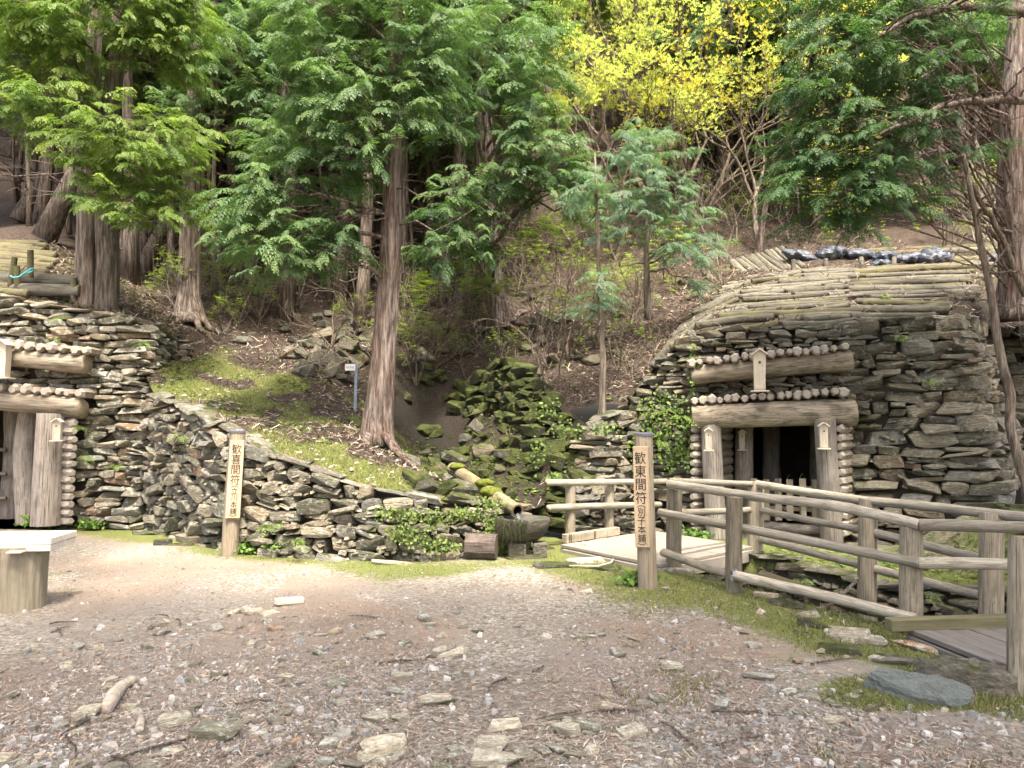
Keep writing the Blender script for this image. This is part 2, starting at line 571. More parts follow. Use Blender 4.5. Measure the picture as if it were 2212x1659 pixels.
# yard sheet
xs = np.concatenate([np.linspace(-70, -9, 26), np.arange(-8.8, 8.8, .07), np.linspace(9, 70, 26)])
ys = np.concatenate([np.linspace(-45, 1.5, 40), np.arange(1.7, 12.0, .07), np.linspace(12.2, 14, 4)])
X, Y = np.meshgrid(xs, ys)
Z = G(X, Y)
Z = np.where(Y > 10.6, np.minimum(Z, -.02), Z)
nx, ny = len(xs), len(ys)
ii = (np.arange(ny - 1)[:, None] * nx + np.arange(nx - 1)[None]).ravel()
Qg = np.stack([ii, ii + 1, ii + nx + 1, ii + nx], -1)
mo = mask_moss(X, Y)
ne = np.clip((fbm(X * 1.1, Y * 1.1, 31, 4) - .42) * 3.5, 0, 1)
dgul = np.abs(seg_dist(X, Y, GULLY))
wet = 1 - smooth(GULLY_W - .06, GULLY_W + .03, dgul)


def ground_mat():
    m, nt, b = new_mat('yard_ground'); g = NT(nt)
    r, gg, bb, _ = attr(g)
    geo = g.n('NewGeometry'); P = geo.outputs['Position']
    vor = g.n('TexVoronoi'); vor.inputs['Scale'].default_value = 42; g.l(P, vor.inputs['Vector'])
    chip = g.n('SeparateColor'); g.l(vor.outputs['Color'], chip.inputs[0])
    grit = g.ramp(chip.outputs[0], [(0, (.155, .132, .10)), (.4, (.255, .225, .175)), (.7, (.315, .285, .23)), (.88, (.36, .34, .295)), (.97, (.45, .44, .41))])
    fine = g.noise(P, 130, 5, .75)
    needles = g.ramp(fine, [(.3, (.14, .105, .078)), (.5, (.265, .21, .16)), (.68, (.39, .33, .27))])
    f = g.math('ADD', g.math('MULTIPLY', gg, .55), g.math('MULTIPLY', g.noise(P, 9, 4, .7), .8))
    c = g.mix(g.ramp(f, [(.45, 0.0), (.7, 1.0)]), grit, needles)
    c = g.mix(1, c, g.ramp(g.noise(P, 1.2, 4), [(.3, .82), (.7, 1.15)]), 'MULTIPLY')
    pale = g.ramp(g.noise(P, .55, 3, .5), [(.46, 0.0), (.62, .7)])
    c = g.mix(pale, c, g.ramp(fine, [(.3, (.19, .165, .14)), (.7, (.34, .305, .265))]))
    mossc = g.ramp(g.noise(P, 60, 4, .7), [(.3, (.065, .082, .018)), (.55, (.145, .175, .038)), (.75, (.25, .26, .075))])
    mf = g.math('ADD', r, g.math('MULTIPLY', g.math('SUBTRACT', g.noise(P, 14, 5, .75), .5), 1.5))
    c = g.mix(g.ramp(mf, [(.42, 0.0), (.72, .92)]), c, mossc)
    c = g.mix(bb, c, (.04, .034, .026))
    g.l(c, b.inputs['Base Color'])
    b.inputs['Roughness'].default_value = .92
    h = g.math('ADD', g.math('MULTIPLY', vor.outputs['Distance'], -.8), g.math('MULTIPLY', fine, 1.2))
    g.bump(h, .9, .018, b)
    return m


M_GROUND = ground_mat()
ob('ground', mk('ground', np.stack([X, Y, Z], -1).reshape(-1, 3), None, Qg, [M_GROUND],
                col=np.stack([mo.ravel(), ne.ravel(), wet.ravel()], -1), smooth=True), kind='structure', label='gravel yard with moss, needles and slate chips')


# slope sheet: its front edge runs behind the walls
RET = [((318, 1150, 10.85), (322, 852, 10.95)), ((345, 1160, 10.45), (348, 864, 10.6)), ((400, 1178, 9.75), (402, 886, 9.95)), ((480, 1195, 9.05), (482, 926, 9.25)), ((600, 1206, 8.7), (600, 986, 8.9)),
       ((700, 1211, 8.55), (700, 1026, 8.75)), ((800, 1213, 8.45), (800, 1058, 8.62)), ((900, 1212, 8.45), (900, 1080, 8.6)), ((1000, 1206, 8.6), (1000, 1088, 8.75)), ((1080, 1196, 8.85), (1080, 1090, 8.95)), ((1132, 1186, 9.1), (1130, 1094, 9.2))]
front = [(-70, 14), (-12, 11.5), (-5.6, 11.35)] + [((at(*t).x), at(*t).y + .06) for _, t in RET] + [(.42, 9.6), (.55, 10.9), (.75, 11.2), (1.5, 10.9), (1.9, 10.8), (3.8, 10.45), (5.6, 10.1), (6.5, 11.0), (8, 10.8), (14, 10.5), (70, 10)]
fx = np.array([p[0] for p in front]); fy = np.array([p[1] for p in front])
hx = np.concatenate([np.linspace(-70, -9, 30), np.arange(-8.9, 8.9, .1), np.linspace(9, 70, 30)])
hy0 = np.interp(hx, fx, fy)
tt = np.concatenate([np.arange(0, 8, .1), np.linspace(8, 120, 90)])
HX = np.tile(hx, (len(tt), 1))
HY = hy0[None] + tt[:, None] * (1 - 0 * hy0[None])
HZ = H(HX, HY)
nx, ny = len(hx), len(tt)
ii = (np.arange(ny - 1)[:, None] * nx + np.arange(nx - 1)[None]).ravel()
Qh = np.stack([ii, ii + 1, ii + nx + 1, ii + nx], -1)


def bank_moss(x, y):
    n = fbm(x * .8, y * .8, 41, 4)
    b_ = smooth(-6, -5, x) * smooth(.3, -.7, x) * smooth(13.6, 12.0, y)
    return np.clip((n - .62) * 3 + 1.25 * b_ * smooth(.22, .48, fbm(x * 1.7, y * 1.7, 45, 4)) + .5 * smooth(.2, .9, x) * smooth(2.0, 1.3, x) * smooth(12.5, 11, y), 0, 1)


hm = bank_moss(HX, HY)
hn = np.clip((fbm(HX * .7, HY * .7, 51, 4) - .3) * 2, 0, 1)
ravine_shade = np.exp(-((HX + .5 + .34 * (HY - 10.2)) / .95) ** 2) * smooth(9.2, 10, HY) * smooth(16, 13, HY)  # where the shade of the ravine hollow is painted into the soil


def slope_mat():
    m, nt, b = new_mat('forest_floor'); g = NT(nt)
    r, gg, bb, _ = attr(g)
    geo = g.n('NewGeometry'); P = geo.outputs['Position']
    fine = g.noise(P, 34, 6, .75)
    c = g.ramp(fine, [(.3, (.016, .012, .009)), (.48, (.052, .038, .029)), (.62, (.11, .083, .064)), (.76, (.23, .19, .155))])
    c = g.mix(1, c, g.ramp(g.noise(P, 1.0, 4), [(.3, .7), (.7, 1.2)]), 'MULTIPLY')
    mossc = g.ramp(g.noise(P, 24, 4, .7), [(.3, (.055, .07, .016)), (.55, (.125, .15, .035)), (.75, (.25, .25, .08))])
    mf = g.math('ADD', r, g.math('MULTIPLY', g.math('SUBTRACT', g.noise(P, 7, 5, .75), .5), 1.3))
    c = g.mix(g.ramp(mf, [(.35, 0.0), (.65, .9)]), c, mossc)
    c = g.mix(g.math('MULTIPLY', bb, .92), c, (.018, .017, .012))  # painted shade: soil goes nearly black in the ravine hollow
    g.l(c, b.inputs['Base Color'])
    b.inputs['Roughness'].default_value = .95
    g.bump(g.math('ADD', fine, g.noise(P, 10, 4)), 1.0, .05, b)
    return m


M_SLOPE = slope_mat()
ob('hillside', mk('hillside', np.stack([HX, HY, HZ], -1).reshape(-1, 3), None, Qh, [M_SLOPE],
                  col=np.stack([hm.ravel(), hn.ravel(), ravine_shade.ravel()], -1), smooth=True), kind='structure', label='steep forested slope of brown litter and moss')


def mound(name, label, nodes_front, nodes_back, n=40, k=24):
    """earth over a mine: ruled between its front edge and its back edge"""
    A = np.array([[*at(*p)] for p in nodes_front]); B = np.array([[*at(*p)] for p in nodes_back])
    def res(P):
        s = np.linspace(0, 1, len(P)); q = np.linspace(0, 1, n)
        return np.stack([np.interp(q, s, P[:, i]) for i in range(3)], -1)
    A, B = res(A), res(B)
    t = np.linspace(0, 1, k)[:, None, None]
    V = A[None] * (1 - t) + B[None] * t
    V[..., 2] += (fbm(V[..., 0] * 3, V[..., 1] * 3, 8, 3) - .5) * .08
    ii = (np.arange(k - 1)[:, None] * n + np.arange(n - 1)[None]).ravel()
    m = bank_moss(V[..., 0], V[..., 1]) * 0 + .35
    ob(name, mk(name, V.reshape(-1, 3), None, np.stack([ii, ii + 1, ii + n + 1, ii + n], -1), [M_SLOPE],
                col=np.stack([m.ravel(), m.ravel(), m.ravel() * 0], -1), smooth=True), kind='structure', label=label)
    return V


MOUND_R = mound('earth_mound', 'earth over the fenced mine carrying its log roof',
                [(1340, 885, 11.0), (1430, 778, 10.75), (1490, 722, 10.55), (1840, 708, 10.15), (2085, 704, 9.75), (2110, 716, 11.0)],
                [(1470, 610, 16.4), (1560, 588, 16.4), (1700, 566, 16.4), (1900, 556, 16.6), (2100, 540, 16.8), (2250, 520, 16.8)])
MOUND_L = mound('earth_mound', 'earth behind the mine wall on the near side of the twin trunks',
                [(-500, 640, 11.4), (-260, 632, 11.2), (0, 652, 11.15), (150, 680, 11.15), (290, 697, 11.15), (372, 745, 12.0)],
                [(-500, 520, 16.0), (-260, 515, 16.0), (0, 522, 16.0), (120, 530, 16.0), (260, 590, 16.0), (400, 690, 14.8)])

# ------------------------------------------------------------------ stones and dry-stone walls
def stone_mesh(seed, mat, npts=22, blocky=.75):
    r = np.random.default_rng(seed)
    p = r.uniform(-1, 1, (npts, 3))
    p = np.sign(p) * np.abs(p) ** (1 - blocky)
    rad = (np.abs(p) ** 4.0).sum(1) ** (1 / 4.0)
    p = p / rad[:, None] * r.uniform(.8, 1.08, npts)[:, None]
    p[:, 0] += .10 * p[:, 2] * r.uniform(-1, 1)
    p /= np.abs(p).max(0)
    bm = bmesh.new()
    for q in p * .5:
        bm.verts.new(q)
    res = bmesh.ops.convex_hull(bm, input=bm.verts[:])
    bmesh.ops.delete(bm, geom=[v for v in bm.verts if not v.link_faces], context='VERTS')
    bmesh.ops.dissolve_limit(bm, angle_limit=R(12), verts=bm.verts[:], edges=bm.edges[:])
    bmesh.ops.bevel(bm, geom=bm.edges[:], offset=.022, segments=1, affect='EDGES')
    bmesh.ops.triangulate(bm, faces=bm.faces[:])
    me = bpy.data.meshes.new('stone')
    bm.to_mesh(me); bm.free()
    me.materials.append(mat)
    return me


_st = {}


def stones(mat):
    if mat.name not in _st:
        _st[mat.name] = [stone_mesh(100 + i, mat, 18 + i % 11, .40 + .035 * (i % 8)) for i in range(20)]
    return _st[mat.name]


def in_rects(p, rects):
    u, v = proj(p)
    return any(a <= u <= c and b <= v <= d for a, b, c, d in rects)


def wall(name, label, cat, nodes, mat, h=(.07, .15), l=(.18, .48), holes=(), doors=(), tilt=4, depth=.3, group=None, cap=None, seed=1, back=.13, mats2=None):
    r = np.random.default_rng(seed)
    B = np.array([[*at(*n[0])] for n in nodes]); T = np.array([[*at(*n[1])] for n in nodes])
    s = np.concatenate([[0], np.cumsum(np.linalg.norm(np.diff(B[:, :2], axis=0), axis=1))])
    Ltot = s[-1]

    def pt(q, z):
        b = np.array([np.interp(q, s, B[:, i]) for i in range(3)]); t = np.array([np.interp(q, s, T[:, i]) for i in range(3)])
        f = (z - b[2]) / (t[2] - b[2])
        return b + (t - b) * f

    def nrm(q):
        a, c = pt(max(q - .12, 0), 1.0), pt(min(q + .12, Ltot), 1.0)
        tx, ty = c[0] - a[0], c[1] - a[1]
        n = np.array([ty, -tx]) / math.hypot(tx, ty)
        if n @ -pt(q, 1.0)[:2] < 0 and abs(ty) < abs(tx) * 3: n = -n
        return n
    root = thing(name, (B[0][0], B[0][1], B[:, 2].min()), label, cat, group)
    # packed earth behind the stones
    k, m = max(8, int(Ltot / .15)), 18
    V = []
    for q in np.linspace(0, Ltot, k + 1):
        n = nrm(q); zb = np.interp(q, s, B[:, 2]) - .15; zt = np.interp(q, s, T[:, 2]) - .03
        for z in np.linspace(zb, zt, m + 1):
            p = pt(q, z); V.append((p[0] - n[0] * back, p[1] - n[1] * back, z))
    V = np.array(V)
    Qs = []
    for i in range(k):
        for j in range(m):
            a = i * (m + 1) + j
            ids = [a, a + m + 1, a + m + 2, a + 1]
            if not in_rects(V[ids].mean(0), doors): Qs.append(ids)
    ob('earth_core', mk('earth_core', V, None, Qs, [M_EARTH]), root)
    ms = stones(mat); ms2 = stones(mats2) if mats2 else ms
    z = B[:, 2].min() - .04
    zmax = T[:, 2].max()
    cnt = 0
    while z < zmax:
        hc = r.uniform(*h)
        q = r.uniform(-.2, 0)
        while q < Ltot:
            L = r.uniform(*l) * (1.25 if r.random() < .12 else 1)
            qc = min(max(q + L / 2, 0.02), Ltot - .02)
            zt = np.interp(qc, s, T[:, 2]); zb = np.interp(qc, s, B[:, 2])
            wav = (vnoise(np.array([qc * 1.3]), np.array([z * .8]), 5)[0] - .5) * .07
            zc = z + hc / 2 + wav
            if zb - .08 < zc < zt - hc * .12:
                subs = [(0, hc)]
                if hc > .11 and r.random() < .28:
                    f = r.uniform(.35, .65); subs = [(-hc / 2 + hc * f / 2, hc * f), (hc * f / 2, hc * (1 - f))]
                for dz, hh in subs:
                    p = pt(qc, zc + dz)
                    if in_rects(p, holes): continue
                    n = nrm(qc)
                    pr = r.uniform(-.06, .06)
                    a = math.atan2(n[1], n[0]) + math.pi / 2
                    Mx = Matrix.Translation((p[0] + n[0] * (pr - depth / 2 + .06), p[1] + n[1] * (pr - depth / 2 + .06), zc + dz)) \
                        @ Matrix.Rotation(a + R(r.normal(0, 5)), 4, 'Z') @ Matrix.Rotation(R(r.normal(0, tilt)), 4, 'Y') @ Matrix.Rotation(R(r.normal(0, 4)), 4, 'X') \
                        @ Matrix.Diagonal((L * r.uniform(.98, 1.10) * (1 if r.random() < .5 else -1), depth * r.uniform(.85, 1.1), hh * r.uniform(1.0, 1.2), 1))
                    if Mx.determinant() < 0: Mx = Mx @ Matrix.Diagonal((-1, 1, 1, 1))
                    src = ms2 if (mats2 and r.random() < .45) else ms
                    ob('stone', src[r.integers(len(src))], root, Mx)
                    cnt += 1
            q += L * .98
        z += hc * .97
    # little wedged chips between the courses
    CH = Acc()
    base = np.array([(-1, -1, -1), (1, -1, -.8), (.8, 1, -1), (-1, .8, -.7), (-.8, -.9, 1), (.9, -.7, .8), (.7, .9, 1), (-.9, 1, .7)]) * .5
    bq = [(0, 3, 2, 1), (4, 5, 6, 7), (0, 1, 5, 4), (1, 2, 6, 5), (2, 3, 7, 6), (3, 0, 4, 7)]
    for i in range(int(Ltot * 55)):
        q = r.uniform(0, Ltot); zb, zt = np.interp(q, s, B[:, 2]), np.interp(q, s, T[:, 2])
        z_ = r.uniform(zb, zt - .05); p = pt(q, z_)
        if in_rects(p, holes): continue
        n = nrm(q); a = math.atan2(n[1], n[0]) + math.pi / 2
        Mx = np.array(Matrix.Translation((p[0] - n[0] * .03, p[1] - n[1] * .03, z_)) @ Matrix.Rotation(a + r.normal(0, .3), 4, 'Z') @ Matrix.Rotation(r.normal(0, .25), 4, 'Y') @ Matrix.Diagonal((r.uniform(.04, .13), .12, r.uniform(.018, .045), 1)))
        v = base * r.uniform(.75, 1.2, (8, 3))
        CH.add(v @ Mx[:3, :3].T + Mx[:3, 3], bq)
    ob('chink_stones', CH.mesh('chink_stones', mat), root, kind='stuff')
    if cap:
        q = 0
        while q < Ltot:
            L = r.uniform(*cap)
            qa, qb = q, min(q + L, Ltot)
            a, b = pt(qa, np.interp(qa, s, T[:, 2])), pt(qb, np.interp(qb, s, T[:, 2]))
            n = nrm((qa + qb) / 2)
            d = Vector(b - a); ang = math.atan2(d.y, d.x); pit = math.atan2(d.z, math.hypot(d.x, d.y))
            c = (a + b) / 2
            Mx = Matrix.Translation((c[0] - n[0] * .1, c[1] - n[1] * .1, c[2] + .01 + r.uniform(-.015, .02))) @ Matrix.Rotation(ang, 4, 'Z') @ Matrix.Rotation(-pit + R(r.normal(0, 3)), 4, 'Y') @ Matrix.Rotation(R(r.normal(0, 4)), 4, 'X') \
                @ Matrix.Diagonal((d.length * 1.12, r.uniform(.26, .38), r.uniform(.04, .085), 1))
            ob('stone', ms[r.integers(len(ms))], root, Mx); cnt += 1
            q += L * .95
    print('WALL', name, cnt)
    return root


# mine on the left
WL = [((-110, 1126, 11.03), (-110, 629, 11.23)), ((0, 1132, 10.95), (0, 640, 11.15)), ((150, 1136, 10.9), (150, 668, 11.1)), ((300, 1140, 10.9), (285, 684, 11.1)), ((330, 1100, 11.2), (340, 700, 11.35)), ((352, 1000, 11.9), (372, 728, 12.0)), ((365, 900, 12.8), (386, 742, 12.9))]
HOLE_L = [(-400, 858, 178, 912), (-400, 765, 190, 797), (-400, 900, 130, 1200), (100, 905, 163, 1200), (-400, 738, 178, 765), (-400, 838, 172, 858)]
wall('stone_wall', 'pale dry-stone wall round the mine entrance at the picture edge', 'stone wall', WL, M_ST_L, (.065, .15), (.16, .52), HOLE_L, [(-400, 870, 135, 1200)], 4, seed=3, cap=(.35, .7))
# curved retaining wall below the bank
wall('stone_wall', 'curved low grey dry-stone retaining wall holding the grassy bank', 'stone wall', RET, M_ST_RET, (.075, .18), (.14, .42), [], [], 10, seed=4, cap=(.3, .6), depth=.28)
# walls round the mine on the right
WR1 = [((1345, 1152, 10.45), (1345, 866, 10.95)), ((1420, 1152, 10.3), (1428, 772, 10.7)), ((1492, 1152, 10.2), (1490, 712, 10.5))]
wall('stone_wall', 'ivy-grown dry-stone wall of thin slabs beside the fenced mine door', 'stone wall', WR1, M_ST_R, (.055, .13), (.14, .42), [], [], 4, seed=5)
WR2 = [((1490, 872, 10.33), (1490, 712, 10.5)), ((1845, 862, 9.9), (1842, 697, 10.1))]
HOLE_R = [(1494, 783, 1842, 800)]
wall('stone_wall', 'thin slate courses stacked above the door of the fenced mine', 'stone wall', WR2, M_ST_R, (.05, .12), (.13, .42), HOLE_R, [], 4, seed=6)
WR3 = [((1848, 1168, 9.75), (1842, 697, 10.1)), ((2000, 1190, 9.35), (1985, 690, 9.75)), ((2165, 1120, 9.0), (2086, 688, 9.55)), ((2215, 1010, 10.2), (2112, 700, 10.9))]
wall('stone_wall', 'tall leaning dry-stone buttress of big blocks right of the fenced mine door', 'stone wall', WR3, M_ST_R, (.07, .20), (.16, .55), [], [], 4, seed=7, cap=(.3, .6), depth=.36)
WR4 = [((2120, 960, 11.4), (2095, 706, 11.3)), ((2300, 950, 11.0), (2300, 690, 11.0))]
wall('stone_wall', 'shaded stone wall set back behind the leaning sapling trunk', 'stone wall', WR4, M_ST_HILL, (.1, .18), (.2, .5), [], [], 4, seed=8)
WRV = [((985, 940, 13.8), (1000, 835, 13.9)), ((1060, 990, 12.4), (1068, 778, 13.1)), ((1105, 1070, 10.9), (1128, 785, 12.2)), ((1150, 1120, 10.2), (1198, 862, 11.3)), ((1240, 1135, 9.95), (1258, 915, 10.6)), ]
wall('stone_wall', 'dark mossy tumbledown stone wall along the ravine', 'stone wall', WRV, M_ST_MOSS, (.11, .23), (.2, .55), [], [], 12, seed=9, depth=.36)
WRP = [((1238, 1138, 9.95), (1262, 918, 10.5)), ((1300, 1150, 9.85), (1300, 905, 10.4)), ((1350, 1155, 10.1), (1350, 890, 10.8))]
wall('stone_wall', 'stacked slab pillar of stone at the foot of the slender young tree', 'stone wall', WRP, M_ST_R, (.06, .13), (.15, .42), [], [], 5, seed=10, cap=(.25, .4))
WG = [((1600, 1285, 8.9), (1600, 1200, 9.0)), ((1690, 1300, 8.25), (1690, 1212, 8.4)), ((1780, 1330, 7.6), (1780, 1240, 7.8)), ((1900, 1350, 7.0), (1900, 1272, 7.2)), ((2040, 1360, 6.5), (2040, 1278, 6.7)), ((2230, 1385, 6.0), (2230, 1285, 6.15))]
wall('stone_wall', 'low stone lining of the ditch behind the log fence', 'stone wall', WG, M_ST_HILL, (.07, .13), (.2, .5), [], [], 5, seed=11, cap=(.3, .55))


# ------------------------------------------------------------------ logs
def log_mesh(seed, side, end, n=14, k=11, wob=.085, taper=.10):
    r = np.random.default_rng(seed)
    zz = np.linspace(0, 1, k)
    P = np.stack([np.sin(zz * 3.14) * r.uniform(-.4, .4) + np.sin(zz * 8) * r.uniform(-.1, .1), np.sin(zz * 3.14) * r.uniform(-.4, .4), zz], -1)
    a = np.arange(n) / n * 2 * np.pi
    rr = (1 - taper * (zz - .5))[:, None] * (1 + wob * (r.uniform(-1, 1, (k, n)) * .5 + np.sin(2 * a + r.uniform(0, 6))[None] * .6))
    V = np.stack([P[:, 0, None] + rr * np.cos(a), P[:, 1, None] + rr * np.sin(a), np.broadcast_to(zz[:, None], rr.shape)], -1).reshape(-1, 3)
    # worn rims
    V0, V1 = V[:n].copy(), V[-n:].copy()
    V[:n, :2] = P[0, :2] + (V[:n, :2] - P[0, :2]) * 1.0
    rim0 = V0.copy(); rim0[:, :2] = P[0, :2] + (V0[:, :2] - P[0, :2]) * .9; rim0[:, 2] -= .006
    rim1 = V1.copy(); rim1[:, :2] = P[-1, :2] + (V1[:, :2] - P[-1, :2]) * .9; rim1[:, 2] += .006
    Vv = np.vstack([V, rim0, rim1, [[P[0, 0], P[0, 1], -.006]], [[P[-1, 0], P[-1, 1], 1.006]]])
    i = np.arange(k - 1)[:, None] * n; j = np.arange(n)[None]; j2 = (j + 1) % n
    Q = np.stack([i + j, i + j2, i + n + j2, i + n + j], -1).reshape(-1, 4)
    b0, b1, L0 = k * n, k * n + n, (k - 1) * n
    jj = np.arange(n); kk = (jj + 1) % n
    Q = np.vstack([Q, np.stack([jj, b0 + jj, b0 + kk, kk], -1), np.stack([L0 + jj, L0 + kk, b1 + kk, b1 + jj], -1)])
    c0, c1 = len(Vv) - 2, len(Vv) - 1
    T = np.vstack([np.stack([b0 + kk, b0 + jj, jj * 0 + c0], -1), np.stack([b1 + jj, b1 + kk, jj * 0 + c1], -1)])
    mi = np.concatenate([np.ones(len(T)), np.zeros(len(Q))])
    return mk('log', Vv, T, Q, [side, end], mi, smooth=True)


def facet_mesh(seed, side, end, n=6):
    """a log whose end is hewn to a blunt faceted point (at z = 1)"""
    r = np.random.default_rng(seed)
    a = np.arange(n) / n * 2 * np.pi + r.uniform(0, 1)
    rr = 1 + r.uniform(-.1, .1, n)
    ring = lambda f, z: np.stack([np.cos(a) * rr * f, np.sin(a) * rr * f, np.full(n, z)], -1)
    sl = r.uniform(-.05, .05)
    V = np.vstack([ring(1, 0), ring(1.02, .84), ring(.64, 1.0) + [r.uniform(-.15, .15), r.uniform(-.15, .15), 0], [[0, 0, 1.0]]])
    j = np.arange(n); k = (j + 1) % n
    Q = np.vstack([np.stack([j, k, n + k, n + j], -1), np.stack([n + j, n + k, 2 * n + k, 2 * n + j], -1)])
    T = np.stack([2 * n + j, 2 * n + k, j * 0 + 3 * n], -1)
    mi = np.concatenate([np.ones(n), np.zeros(n), np.ones(n)])
    return mk('log_end', V, T, Q, [side, end], mi)


_lg = {}


def logs(side, end=None, wob=.085):
    end = end or M_END
    key = (side.name, end.name)
    if key not in _lg:
        _lg[key] = [log_mesh(i + 5, side, end, wob=wob) for i in range(6)]
    return _lg[key]


def log(name, p0, p1, r, parent, side=None, end=None, r2=None, **kw):
    ms = logs(side or M_RAIL, end)
    return ob(name, ms[random.randrange(len(ms))], parent, frame(p0, p1, r, r2, random.uniform(0, 6.28)), **kw)


FAC = [facet_mesh(i, M_LINTEL, M_FACET, 5 + i % 3) for i in range(6)]
FAC_S = [facet_mesh(i + 20, M_SILVER, M_FACET, 5 + i % 3) for i in range(6)]


def lerp(a, b, t): return Vector(a) * (1 - t) + Vector(b) * t


def post_mesh(name, side, end, r0, r1, h, seed=0, slant=0.0):
    """upright post, local z up, real size"""
    r = np.random.default_rng(seed)
    k, n = 9, 14
    zz = np.linspace(0, h, k)
    P = np.stack([np.sin(zz * 2) * .008, np.cos(zz * 1.7) * .008, zz], -1)
    V, Q, T = tube(P, np.interp(zz, [0, h], [r0, r1]), n, .03, seed)
    top = V[(k - 1) * n:k * n]
    if slant:
        top[:, 2] += (top[:, 0] - top[:, 0].mean()) * -slant
    mi = np.concatenate([np.ones(n), np.ones(n), np.zeros(len(Q))])
    V = V / np.array([r0, r0, h])
    return mk(name, V, T, Q, [side, end], mi, smooth=True)


def post(parent, pb, ptp, r0, r1, side, end, seed=0, slant=0.0, name='post'):
    pb, ptp = Vector(pb), Vector(ptp)
    L = (ptp - pb).length
    return ob(name, post_mesh(name, side, end, r0, r1, L, seed, slant), parent,
              Matrix.Translation(pb) @ (ptp - pb).to_track_quat('Z', 'Y').to_matrix().to_4x4() @ Matrix.Diagonal((r0, r0, L, 1)))


# box shrine hung on the timber frames
def shrine_box(loc, w, h, facing, label, dark=False):
    """small upright wooden box with a gabled lid, a panel with a cut-out and a little shelf"""
    root = thing('wooden_box', loc, label, 'wooden box', 'gabled wooden boxes on the mine frames')
    M0 = Matrix.Translation(Vector(loc)) @ Matrix.Rotation(facing, 4, 'Z')
    d = w * .8
    body = ob('body', box_mesh('body', w * .86, d, h * .86, M_BOX, .004, 1.16, (0, 0, h * .45)), root, M0)
    f = M0 @ Matrix.Translation((0, -d * .5 - .003, 0))
    tw_ = w * .86
    for nm, sx, sz, cx, cz in (('stile', tw_ * .13, h * .80, -tw_ * .46, h * .45), ('stile', tw_ * .13, h * .80, tw_ * .46, h * .45), ('rail', tw_ * .78, h * .05, 0, h * .82), ('rail', tw_ * .78, h * .05, 0, h * .07)):
        ob(nm, box_mesh(nm, sx, .012, sz, M_BOX, .002, 1, (cx, -.006, cz)), body, f @ Matrix.Rotation(R(-2.2), 4, 'X'))
    # cut-out: small dark diamond with lobes
    a = Acc(); s_ = w * .085
    for cx, cz, k in ((0, 0, 1.1), (0, .9, .75), (-.85, -.25, .75), (.85, -.25, .75), (0, -1.2, .6)):
        an = np.arange(8) / 8 * 6.283
        V = np.stack([(cx + np.cos(an) * k * .8) * s_, np.zeros(8), (cz + np.sin(an) * k * .8) * s_], -1)
        a.add(np.vstack([V, [[cx * s_, 0, cz * s_]]]), None, [[i, (i + 1) % 8, 8] for i in range(8)])
    ob('cutout', a.mesh('cutout', M_INK), body, f @ Matrix.Translation((0, -.024, h * .68)))
    for sg in (-1, 1):
        ob('lid_board', box_mesh('lid_board', w * .82, d * 1.7, .014, M_BOX, .003), root,
           M0 @ Matrix.Translation((sg * w * .33, -.01, h * .93)) @ Matrix.Rotation(sg * R(36), 4, 'Y'))
    ob('gable', mk('gable', [(-w * .45, -d * .58, h * .87), (w * .45, -d * .58, h * .87), (0, -d * .58, h * 1.0), (-w * .45, d * .4, h * .87), (w * .45, d * .4, h * .87), (0, d * .4, h * 1.0)],
                   [(0, 1, 2), (4, 3, 5)], [(0, 3, 4, 1), (1, 4, 5, 2), (3, 0, 2, 5)], [M_BOX]), root, M0)
    ob('shelf', box_mesh('shelf', w * 1.5, d * 1.7, .016, M_BOX, .003), root, M0 @ Matrix.Translation((0, -.01, 0)))
    return root


def hewn_row(root, a, b, n, r, depth, lst, out):
    for i in range(n):
        p = lerp(a, b, (i + random.uniform(-.12, .12)) / (n - 1)) + Vector((0, 0, random.uniform(-.014, .012)))
        d = Vector(out).normalized()
        rr = r * random.uniform(.8, 1.2)
        ob('log_end', lst[random.randrange(6)], root, frame(p - d * depth, p + d * random.uniform(.0, .035), rr, rr * random.uniform(.85, 1.05), random.uniform(0, 6)))


def cave(name, label, corners, depth_vec, zt):
    """the dark room behind a mine door: floor, sides, back and top as one shell"""
    a, b = corners
    d = Vector(depth_vec)
    P = [Vector((a.x, a.y, -.02)), Vector((b.x, b.y, -.02)), Vector((b.x, b.y, zt)), Vector((a.x, a.y, zt))]
    V = [*P, *[p + d for p in P]]
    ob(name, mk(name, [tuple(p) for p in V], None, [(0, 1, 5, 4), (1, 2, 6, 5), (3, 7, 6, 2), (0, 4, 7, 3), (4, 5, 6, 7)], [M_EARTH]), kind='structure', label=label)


# --- left mine timber frame
fl = thing('mine_portal', at(103, 1130, 10.75), 'weathered log portal of the mine cut off by the picture edge', 'mine portal')
log('lintel', at(-330, 845, 10.95), at(176, 882, 10.72), .152, fl, M_LINTEL, M_END)
log('header_log', at(-330, 750, 11.0), at(187, 786, 10.82), .138, fl, M_LINTEL, M_END)
hewn_row(fl, at(-300, 718, 10.82), at(183, 757, 10.68), 21, .078, .4, FAC, (.1, -1, 0))
hewn_row(fl, at(-300, 815, 10.78), at(171, 851, 10.62), 21, .078, .4, FAC, (.1, -1, 0))
pb, ptp = at(102, 1134, 10.7), at(111, 893, 10.72)
post(fl, pb, ptp, .205, .185, M_SILVER, M_END, 3)
pb, ptp = at(-300, 1134, 10.9), at(-300, 880, 10.9)
post(fl, pb, ptp, .205, .185, M_SILVER, M_END, 4)
for (u0, u1, y_, rr) in ((62, 66, 11.45, .17), (30, 36, 12.2, .17)):
    log('inner_post', at(u0, 1128, y_), at(u1, 872, y_), rr, fl, M_SILVER, M_END)
